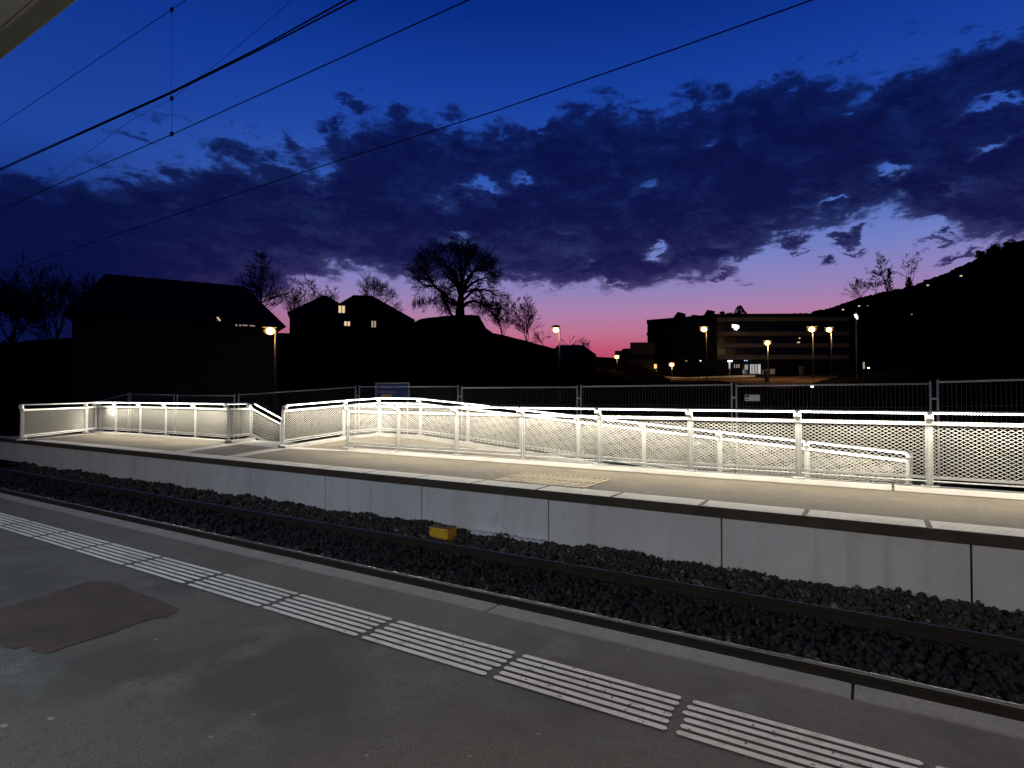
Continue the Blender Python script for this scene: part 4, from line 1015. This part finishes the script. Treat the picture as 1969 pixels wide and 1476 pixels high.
# ------------------------------------------------------------------ street lamps
def street_lamp(label, head, pole_px, r, seed, mat='sodium', power=60, size=.30, zbase=None):
    size *= 1.45
    h = at_r(*head, r); pt = at_r(pole_px, head[1]-1, r); px = pole_px
    z0 = gz(px, r) if zbase is None else zbase
    T = thing('street_lamp', (pt.x, pt.y, z0), label, 'street lamp', 'sodium street lamps')
    b = MB(); b.tube([(pt.x,pt.y,z0-.2),(pt.x,pt.y,(z0+pt.z)/2),(pt.x,pt.y,pt.z+.05)], [.085,.07,.055], 8); b.build('pole', MT['lamp_pole'], T, smooth=True)
    d = (h-pt); 
    if d.length < .15: d = -RT*.35; 
    dn = Vector((d.x,d.y,0)).normalized(); L = max(Vector((d.x,d.y,0)).length, .3)
    b = MB(); b.tube([pt+UP*.04, pt+dn*L*.5+UP*.10, pt+dn*L+UP*.10], .035, 6); b.build('arm', MT['lamp_case'], T)
    hd = MB(); side = Vector((-dn.y,dn.x,0)); hc = Vector((h.x,h.y,h.z+size*.42))
    ring = []; n = 10
    for zz, s_ in ((-.02,.9),(.06,.85),(.14,.6),(.18,.3)):
        ring.append([hc + dn*(math.cos(2*math.pi*i/n)*size*1.25*s_) + side*(math.sin(2*math.pi*i/n)*size*.7*s_) + UP*zz for i in range(n)])
    for a_, c_ in zip(ring[:-1], ring[1:]):
        for i in range(n): hd.quad(a_[i], a_[(i+1) % n], c_[(i+1) % n], c_[i])
    hd.poly(ring[-1]); ho = hd.build('lamp_head', MT['lamp_case'], T)
    le = MB(); ring = []
    for k in range(8):
        f = (k+.35)/7.7*math.pi; ring.append([hc - UP*(size*.95*(1-math.cos(f))*.62) + dn*(math.cos(2*math.pi*i/n)*size*.95*math.sin(f)) + side*(math.sin(2*math.pi*i/n)*size*.95*math.sin(f)) for i in range(n)])
    for a_, c_ in zip(ring[:-1], ring[1:]):
        for i in range(n): le.quad(a_[(i+1) % n], a_[i], c_[i], c_[(i+1) % n])
    le.poly(list(reversed(ring[-1]))); le.poly(ring[0]); lo = le.build('halo_bowl', MT['halo_bowl'], ho, smooth=True)  # glowing shell that imitates a halo round the burner
    co = MB(); cs = size*.52; cc_ = hc - UP*(size*.60); ring = []
    for k in range(6):
        f = (k+.3)/5.6*math.pi; ring.append([cc_ + UP*(cs*math.cos(f)) + dn*(math.cos(2*math.pi*i/n)*cs*1.1*math.sin(f)) + side*(math.sin(2*math.pi*i/n)*cs*1.1*math.sin(f)) for i in range(n)])
    for a_, c_ in zip(ring[:-1], ring[1:]):
        for i in range(n): co.quad(a_[(i+1) % n], a_[i], c_[i], c_[(i+1) % n])
    co.build('burner', MT[mat], ho, smooth=True)
    col = (1,.60,.22)
    point_light('lamp_light', hc - UP*(size*1.25+.2), power, col, T, .2)
street_lamp('street lamp in front of the barn, above the left stair railing', (519.5,634), 530, 38, 1, power=35, size=.27)
street_lamp('tall pale street lamp against the pink sky left of the small hipped house', (1069,632.5), 1076, 48, 2, power=60, size=.25)
street_lamp('small street lamp low over the horizon, left of the low stepped building', (1186,685), 1186.8, 95, 3, mat='sodium_red', power=80, size=.34)
street_lamp('street lamp in front of the dark half of the school', (1353.5,631.5), 1358.5, 105, 4, power=300, size=.50)
street_lamp('lowest street lamp, left before the school wall', (1291.5,700), 1292, 128, 5, mat='sodium_red', power=300, size=.48)
street_lamp('street lamp above the entrance of the school', (1475.5,658), 1476.5, 125, 6, power=1500, size=.52)
street_lamp('left one of the two lamps at the right end of the school', (1561,631.5), 1563, 118, 7, power=500, size=.56)
street_lamp('right one of the two lamps at the right end of the school', (1594,632.5), 1598.5, 116, 8, power=800, size=.46)
# white glowing column lamp before the entrance
p = on_wing(1403, 722, 9); z0 = p.z; ztop = on_wing(1403, 695, 9).z
t = thing('column_lamp', p, 'slim white column lamp glowing at its top before the school entrance', 'lamp')
b = MB(); b.tube([p-UP*.5, Vector((p.x,p.y,z0+(ztop-z0)*.5))], .10, 8); b.build('pole', MT['lamp_pole'], t)
b = MB(); b.tube([Vector((p.x,p.y,z0+(ztop-z0)*.5)), Vector((p.x,p.y,z0+(ztop-z0)*.75)), Vector((p.x,p.y,ztop))], [.14,.17,.26], 8); b.build('glow_tube', MT['win_cool'], t)
b = MB(); b.obox(Vector((p.x,p.y,ztop+.12)) + uR*.12, uR, nR, UP, .42, .3, .12); b.build('cap', MT['sign_lit'], t)
point_light('lamp_light', Vector((p.x,p.y,z0+(ztop-z0)*.7))-nR*.5, 40, (.95,1,.95), t, .2)
point_light('lamp_light', on_wing(1452,712,4), 70, (.95,1,.95), T, .3)
# low pale wall along the forecourt
b = MB(); pts = [(1277,725),(1300,726.3),(1316,727),(1340,726.6),(1370,725),(1400,724),(1430,723.2),(1452,722.8)]
P = [on_wing(x, y, 12) if x > 1376 else on_left(x, y, 10) for x, y in pts]
P = [at_r(x, y, 133) for x, y in pts]
for a_, c_ in zip(P[:-1], P[1:]): b.bar(a_, c_, .3, .42)
tag(b.build('low_wall', MT['concrete_pale']), 'low pale wall curving along the forecourt of the school', 'wall')
point_light('forecourt_fill', at_r(1350, 724, 131.5), 5, (1,1,.95), T, .3)  # fill lamp without a fixture, added to brighten the low wall
point_light('forecourt_fill', at_r(1430, 720.5, 131.5), 5, (1,1,.95), T, .3)  # second added fill for the right part of the low wall
# white boards, bins, bollards
for i, (x0, y0, x1, y1, lb) in enumerate([(1465.5,711,1472,719.5,'left white board beside the entrance, partly behind the dark bin'),(1480,709,1490,719,'right white board beside the entrance of the school')]):
    a, c = at_r(x0,y0,118), at_r(x1,y1,118); rx, fw = frame(x0)
    t = thing('board', (a+c)/2, lb, 'board'); b = MB(); b.obox((a+c)/2, rx, fw, UP, abs((c-a).dot(rx))/2, .06, abs(a.z-c.z)/2); b.build('panel', MT['white'], t)
    b = MB(); m_ = (a+c)/2
    for s_ in (-1, 1): b.bar(m_+rx*(s_*.3)+fw*.1-UP*2.2, m_+rx*(s_*.3)+fw*.1+UP*.3, .08, .08)
    b.build('leg', MT['lamp_case'], t)
point_light('forecourt_fill', at_r(1483, 706, 113), 30, (1,.97,.9), T, .3)  # fill lamp without a fixture in front of the white boards
for i, (px, y0, y1, wpx, r, lb) in enumerate([(1474,711,735,9,115,'tall dark bin in front of the white boards'),(1541,706,720,7.5,126,'round dark bin on a post right of the white boards')]):
    a = at_r(px,y0,r); g = gz(px,r); rad = wpx/2*r/F
    t = thing('litter_bin', (a.x,a.y,g), lb, 'bin'); b = MB(); b.tube([(a.x,a.y,at_r(px,y1,r).z),(a.x,a.y,a.z)], rad, 12); b.build('drum', MT['dark_plastic'], t)
    b = MB(); b.tube([(a.x,a.y,a.z),(a.x,a.y,a.z+.06),(a.x,a.y,a.z+.14)], [rad*1.1,rad*1.08,rad*.5], 12); b.build('lid', MT['dark_plastic'], t)
    b = MB(); b.tube([(a.x,a.y,g-.2),(a.x,a.y,at_r(px,y1,r).z)], .05, 6); b.build('post', MT['dark_plastic'], t)
bol = MB(); bol.tube([(0,0,0),(0,0,.85),(0,0,.9)], [.09,.08,.05], 8); bo = None
for i, px in enumerate((1466,1477,1488,1497,1507)):
    r = 40; p = at_r(px, 746, r)
    if bo is None: bo = bol.build('bollard', MT['dark_plastic'])
    o = bo if i == 0 else bo.copy()
    if i: COL.objects.link(o)
    o.location = (p.x, p.y, p.z-.9); tag(o, 'short dark bollard in the row above the white plaque', 'bollard', 'row of dark bollards')
    hgt_ = p.z-.9-gz(px, r)
# lit sign-light far right (small lamp and glowing marker at the field edge)
p = at_r(1670, 707, 110); t = thing('path_light', p-UP*1.2, 'small white path light at the dark field edge right of the school', 'lamp')
b = MB(); b.tube([p-UP*2.5, p-UP*.1], .05, 6); b.build('post', MT['lamp_case'], t)
b = MB(); b.obox(p, RT, FW, UP, .12, .1, .08); b.build('lens', MT['led_glare'], t)
p = at_r(1661, 700, 112); t = thing('marker_post', p-UP*1.6, 'self-glowing marker post beside the small path light', 'post')
b = MB(); b.obox(p-UP*.2, RT, FW, UP, .12, .06, .55); b.build('plate', MT['win_dim'], t); b = MB(); b.tube([p-UP*3, p-UP*.76], .05, 6); b.build('post', MT['lamp_case'], t)  # plate glows of itself so that it looks lit; no lamp
p = at_r(1561.5, 743, 34); t = thing('marker_light', p-UP*1.0, 'tiny white light just under the top bar of the plaque panel', 'lamp')
b = MB(); b.obox(p, RT, FW, UP, .055, .05, .03); b.build('lens', MT['sign_lit'], t); b = MB(); b.tube([p-UP*1.6, p-UP*.04], .03, 6); b.build('post', MT['lamp_case'], t)
# lit slanting skylight of the barn
p = at_r(420.5, 613, 44); rx, fw = frame(420); T2 = thing('gable_lamp', p, 'tiny slanting light on the dark barn wall', 'lamp')
b = MB(); b.bar(p-rx*.09+UP*.12, p+rx*.09-UP*.12, .06, .08); b.build('tube', MT['win_warm'], T2)
b = MB(); b.obox(p+fw*.12, rx, fw, UP, .16, .06, .18); b.build('housing', MT['lamp_case'], T2)

# ------------------------------------------------------------------ sky
w = bpy.data.worlds.new('World'); S.world = w; w.use_nodes = True; nt = w.node_tree
for x in list(nt.nodes): nt.nodes.remove(x)
N, L = nt.nodes, nt.links
def mth(op, a, c=None, d=None, clamp=False):
    n = N.new('ShaderNodeMath'); n.operation = op; n.use_clamp = clamp
    for i, v in enumerate((a, c, d)):
        if v is None: continue
        if isinstance(v, (int, float)): n.inputs[i].default_value = v
        else: L.new(v, n.inputs[i])
    return n.outputs[0]
def mrange(v, a, c, lo=0, hi=1, smooth=True):
    n = N.new('ShaderNodeMapRange'); n.interpolation_type = 'SMOOTHSTEP' if smooth else 'LINEAR'
    n.inputs[1].default_value = a; n.inputs[2].default_value = c; n.inputs[3].default_value = lo; n.inputs[4].default_value = hi; L.new(v, n.inputs[0]); return n.outputs[0]
def mixc(f, a, c, typ='MIX'):
    n = N.new('ShaderNodeMix'); n.data_type = 'RGBA'; n.blend_type = typ
    for k, v in (('Factor', f), ('A', a), ('B', c)):
        if isinstance(v, (int, float)): n.inputs[k].default_value = v
        elif isinstance(v, tuple): n.inputs[k].default_value = v
        else: L.new(v, n.inputs[k])
    return n.outputs['Result']
tc = N.new('ShaderNodeTexCoord'); sep = N.new('ShaderNodeSeparateXYZ'); L.new(tc.outputs['Generated'], sep.inputs[0])
X, Y, Z = sep.outputs
fx, fy = -math.cos(YAW), math.sin(YAW); rx_, ry_ = math.sin(YAW), math.cos(YAW)
fwd_ = mth('ADD', mth('MULTIPLY', X, fx), mth('MULTIPLY', Y, fy)); rgt = mth('ADD', mth('MULTIPLY', X, rx_), mth('MULTIPLY', Y, ry_))
az = mth('MULTIPLY', mth('ARCTAN2', rgt, fwd_), 180/math.pi)               # compass angle, degrees right of the street axis
el = mth('MULTIPLY', mth('ARCTAN2', Z, mth('SQRT', mth('ADD', mth('MULTIPLY', X, X), mth('MULTIPLY', Y, Y)))), 180/math.pi)
def AE(px, py):
    d = ray(px, py); f_ = d.x*fx+d.y*fy; r_ = d.x*rx_+d.y*ry_
    return math.degrees(math.atan2(r_, f_)), math.degrees(math.atan2(d.z, math.hypot(d.x, d.y)))
ramp = N.new('ShaderNodeValToRGB'); L.new(mrange(el, 0, 60, 0, 1, False), ramp.inputs[0])
stops = [(0,(150,48,80)),(3.0,(184,58,92)),(4.6,(193,84,116)),(6.2,(192,112,144)),(8.0,(174,126,168)),(10.0,(148,130,184)),(13.0,(116,128,196)),(16.5,(80,114,194)),(20,(52,90,180)),(24,(32,72,166)),(28.5,(20,60,154)),(34,(8,44,132)),(45,(4,28,98)),(60,(3,18,66))]
e = ramp.color_ramp.elements
e[0].position = 0; e[0].color = lin(*stops[0][1]); e[1].position = 1; e[1].color = lin(*stops[-1][1])
for p_, c_ in stops[1:-1]: q = e.new(p_/60); q.color = lin(*c_)
dusk = ramp.outputs[0]
# far from the sunset the band near the horizon stays blue, behind us it is nearly night
ramp2 = N.new('ShaderNodeValToRGB'); L.new(mrange(el, 0, 60, 0, 1, False), ramp2.inputs[0])
e = ramp2.color_ramp.elements
st2 = [(0,(16,20,62)),(10,(20,32,92)),(20,(30,68,156)),(30,(14,52,142)),(45,(4,26,92)),(60,(3,18,66))]
e[0].position = 0; e[0].color = lin(*st2[0][1]); e[1].position = 1; e[1].color = lin(*st2[-1][1])
for p_, c_ in st2[1:-1]: q = e.new(p_/60); q.color = lin(*c_)
azd = mth('ABSOLUTE', mth('SUBTRACT', az, 16))
sky = mixc(mrange(azd, 32, 56), dusk, ramp2.outputs[0])
sky = mixc(mrange(azd, 60, 130), sky, lin(6,14,52))
# clouds: a ragged bank between two elevation curves, thinned by noise
comb = N.new('ShaderNodeCombineXYZ'); L.new(mth('MULTIPLY', mth('ADD', az, mth('MULTIPLY', el, .55)), .085), comb.inputs[0]); L.new(mth('MULTIPLY', mth('SUBTRACT', el, mth('MULTIPLY', az, .10)), .16), comb.inputs[1]); comb.inputs[2].default_value = 3.7
def noise(scale, detail, rough, off=0, dist=0):
    n = N.new('ShaderNodeTexNoise'); n.inputs['Scale'].default_value = scale; n.inputs['Detail'].default_value = detail; n.inputs['Roughness'].default_value = rough; n.inputs['Distortion'].default_value = dist
    v = N.new('ShaderNodeVectorMath'); v.operation = 'ADD'; v.inputs[1].default_value = (off, off*.7, off*.3); L.new(comb.outputs[0], v.inputs[0]); L.new(v.outputs[0], n.inputs['Vector']); return n.outputs['Fac']
n1 = noise(1.6, 9, .60, 0, .25); n2 = noise(4.2, 7, .62, 5.3, .3); n3 = noise(12, 5, .65, 9.1, .4)
wob = mth('MULTIPLY', mth('SUBTRACT', n2, .5), 5.5)
elw = mth('ADD', el, wob); azw = mth('ADD', az, mth('MULTIPLY', mth('SUBTRACT', n1, .5), 7))
def curve(pts):
    pts = [AE(*p) for p in pts]
    n = N.new('ShaderNodeFloatCurve'); c = n.mapping.curves[0]
    L.new(mrange(az, -60, 60, 0, 1, False), n.inputs['Value'])
    pp_ = [(0, pts[0][1])] + [((a_+60)/120, e_) for a_, e_ in pts] + [(1, pts[-1][1])]
    c.points[0].location = (pp_[0][0], (pp_[0][1]+10)/60); c.points[1].location = (pp_[-1][0], (pp_[-1][1]+10)/60)
    for a_, e_ in pp_[1:-1]: q = c.points.new(a_, (e_+10)/60)
    for q in c.points: q.handle_type = 'AUTO_CLAMPED'
    n.mapping.update()
    return mth('SUBTRACT', mth('MULTIPLY', n.outputs[0], 60), 10)
top_c = curve([(-60,322),(60,330),(130,335),(200,322),(290,318),(350,312),(420,280),(520,272),(590,280),(640,262),(690,235),(770,215),(830,225),(900,248),(980,240),(1050,222),(1130,196),(1200,215),(1300,208),(1360,175),(1430,170),(1500,140),(1600,150),(1700,140),(1800,125),(1900,70),(2030,40)])
bot_c = curve([(-60,800),(300,790),(440,700),(520,570),(600,540),(690,528),(770,528),(850,536),(960,548),(1060,550),(1160,556),(1260,556),(1330,535),(1400,520),(1450,488),(1520,452),(1600,432),(1700,408),(1780,430),(1850,452),(1969,470),(2030,470)])
d_top = mth('SUBTRACT', top_c, mth('ADD', el, mth('ADD', mth('MULTIPLY', mth('SUBTRACT', n2, .5), 9), mth('MULTIPLY', mth('SUBTRACT', n3, .5), 4))))
d_bot = mth('SUBTRACT', mth('ADD', el, mth('MULTIPLY', mth('SUBTRACT', n2, .5), 5.0)), bot_c)
env = mth('MINIMUM', mth('DIVIDE', d_top, 1.8), mth('DIVIDE', d_bot, 1.1))
env = mth('MINIMUM', env, 1.55)
def blob(px, py, sx, sy, amp):
    a_, e_ = AE(px, py); a2, _ = AE(px+sx, py); _, e2 = AE(px, py-sy)
    u = mth('DIVIDE', mth('SUBTRACT', azw, a_), abs(a2-a_)); v = mth('DIVIDE', mth('SUBTRACT', elw, e_), abs(e2-e_))
    amp = amp*.8 if amp < 0 else amp
    g = mth('POWER', 2.718, mth('MULTIPLY', mth('ADD', mth('MULTIPLY', u, u), mth('MULTIPLY', v, v)), -1)); return mth('MULTIPLY', g, amp)
blobs = [(925,362,55,20,-2.3),(1012,350,26,16,-2.2),(845,380,30,14,-1.3),(1262,486,24,14,-2.6),(1718,335,42,18,-2.6),(1605,377,30,10,-2.2),(1890,196,62,14,-2.4),(1912,279,42,13,-2.6),(1372,268,24,16,-2.0),(1620,226,20,10,-1.8),(1225,360,14,12,-1.3),(1560,395,40,9,-1.5),(1480,420,30,8,-1.3),(1845,350,30,8,-1.3),(1440,250,22,10,-1.2),(1180,330,16,10,-.9),(1090,440,30,8,-.9),(1390,470,36,9,-1.5),(1190,540,34,7,-1.3),
  (642,330,38,26,-2.0),(590,352,30,16,-1.2),(1035,225,24,18,-1.3),(880,462,34,10,-1.8),(1135,500,14,6,-1.4),(1440,510,46,16,-1.0),
  (1522,458,34,13,2.2),(1628,452,42,12,2.2),(1597,503,18,12,2.2),(1640,478,22,8,1.6),(1800,462,46,11,1.8),(1855,486,40,9,1.7),(1385,528,40,12,1.6),(1545,480,26,7,1.2),(1210,548,60,9,1.2),(1440,540,26,6,1.0),
  (330,235,70,16,1.0),(270,268,60,12,1.0),(640,240,36,22,1.6),(690,196,40,18,1.5),(480,240,40,9,.8),(1480,150,26,16,1.4),(870,215,36,20,1.2),(1345,160,30,18,.9),(1620,105,60,14,.9),(1830,110,60,20,1.2),(1760,60,70,14,.7),(1900,60,60,16,1.0)]
tot = env
pos = None
for bl in blobs:
    g = blob(*bl)
    if bl[4] < 0: tot = mth('ADD', tot, g)
    else: pos = g if pos is None else mth('MAXIMUM', pos, g)
tot = mth('MAXIMUM', tot, mth('SUBTRACT', pos, .75))
dens = mth('ADD', tot, mth('MULTIPLY', mth('SUBTRACT', n1, .475), 2.7)); dens = mth('ADD', dens, mth('MULTIPLY', mth('SUBTRACT', n3, .5), 1.5))
cm = mrange(dens, -.30, .72)
cm = mth('MULTIPLY', cm, mrange(azd, 75, 100, 1, 0))
cramp = N.new('ShaderNodeValToRGB'); L.new(mrange(el, 0, 40, 0, 1, False), cramp.inputs[0])
e = cramp.color_ramp.elements; e[0].position = 0; e[0].color = lin(36,26,76); e[1].position = 1; e[1].color = lin(7,22,88)
for p_, c_ in ((7,(40,30,88)),(10,(33,27,82)),(13,(23,23,74)),(17,(14,19,68)),(23,(10,18,68)),(29,(8,20,76))): q = e.new(p_/40); q.color = lin(*c_)
cc = mixc(mrange(mth('MULTIPLY', az, -1), 14, 38), cramp.outputs[0], lin(9,17,64))
cc = mixc(mrange(n2, .45, .72), cc, mixc(.05, cc, sky))
cc = mixc(mrange(dens, .6, 1.8), mixc(.10, cc, sky), cc)
out = mixc(cm, sky, cc)
below = mrange(el, -3, 0)
out = mixc(below, lin(6,7,14), out)
# a physical dusk sky adds the last of the light
st = N.new('ShaderNodeTexSky'); st.sky_type = 'NISHITA'; st.sun_disc = False; st.sun_elevation = R(-4.5)
st.sun_rotation = math.atan2(*[-math.cos(YAW-R(10)), math.sin(YAW-R(10))])
out = mixc(.0008, out, st.outputs[0], 'ADD')
bg = N.new('ShaderNodeBackground'); L.new(out, bg.inputs[0]); bg.inputs[1].default_value = 1.0
wo = N.new('ShaderNodeOutputWorld'); L.new(bg.outputs[0], wo.inputs[0])
w.cycles.sampling_method = 'MANUAL'; w.cycles.sample_map_resolution = 512

# ------------------------------------------------------------------ render settings
S.view_settings.view_transform = 'Standard'; S.view_settings.look = 'None'; S.view_settings.exposure = 0; S.view_settings.gamma = 1
S.render.engine = 'CYCLES'
c = S.cycles
c.use_denoising = True; c.denoiser = 'OPENIMAGEDENOISE'; c.max_bounces = 4; c.diffuse_bounces = 2; c.glossy_bounces = 2; c.adaptive_threshold = .02; c.sample_clamp_indirect = 4; c.use_light_tree = True
c.pixel_filter_type = 'BLACKMAN_HARRIS'
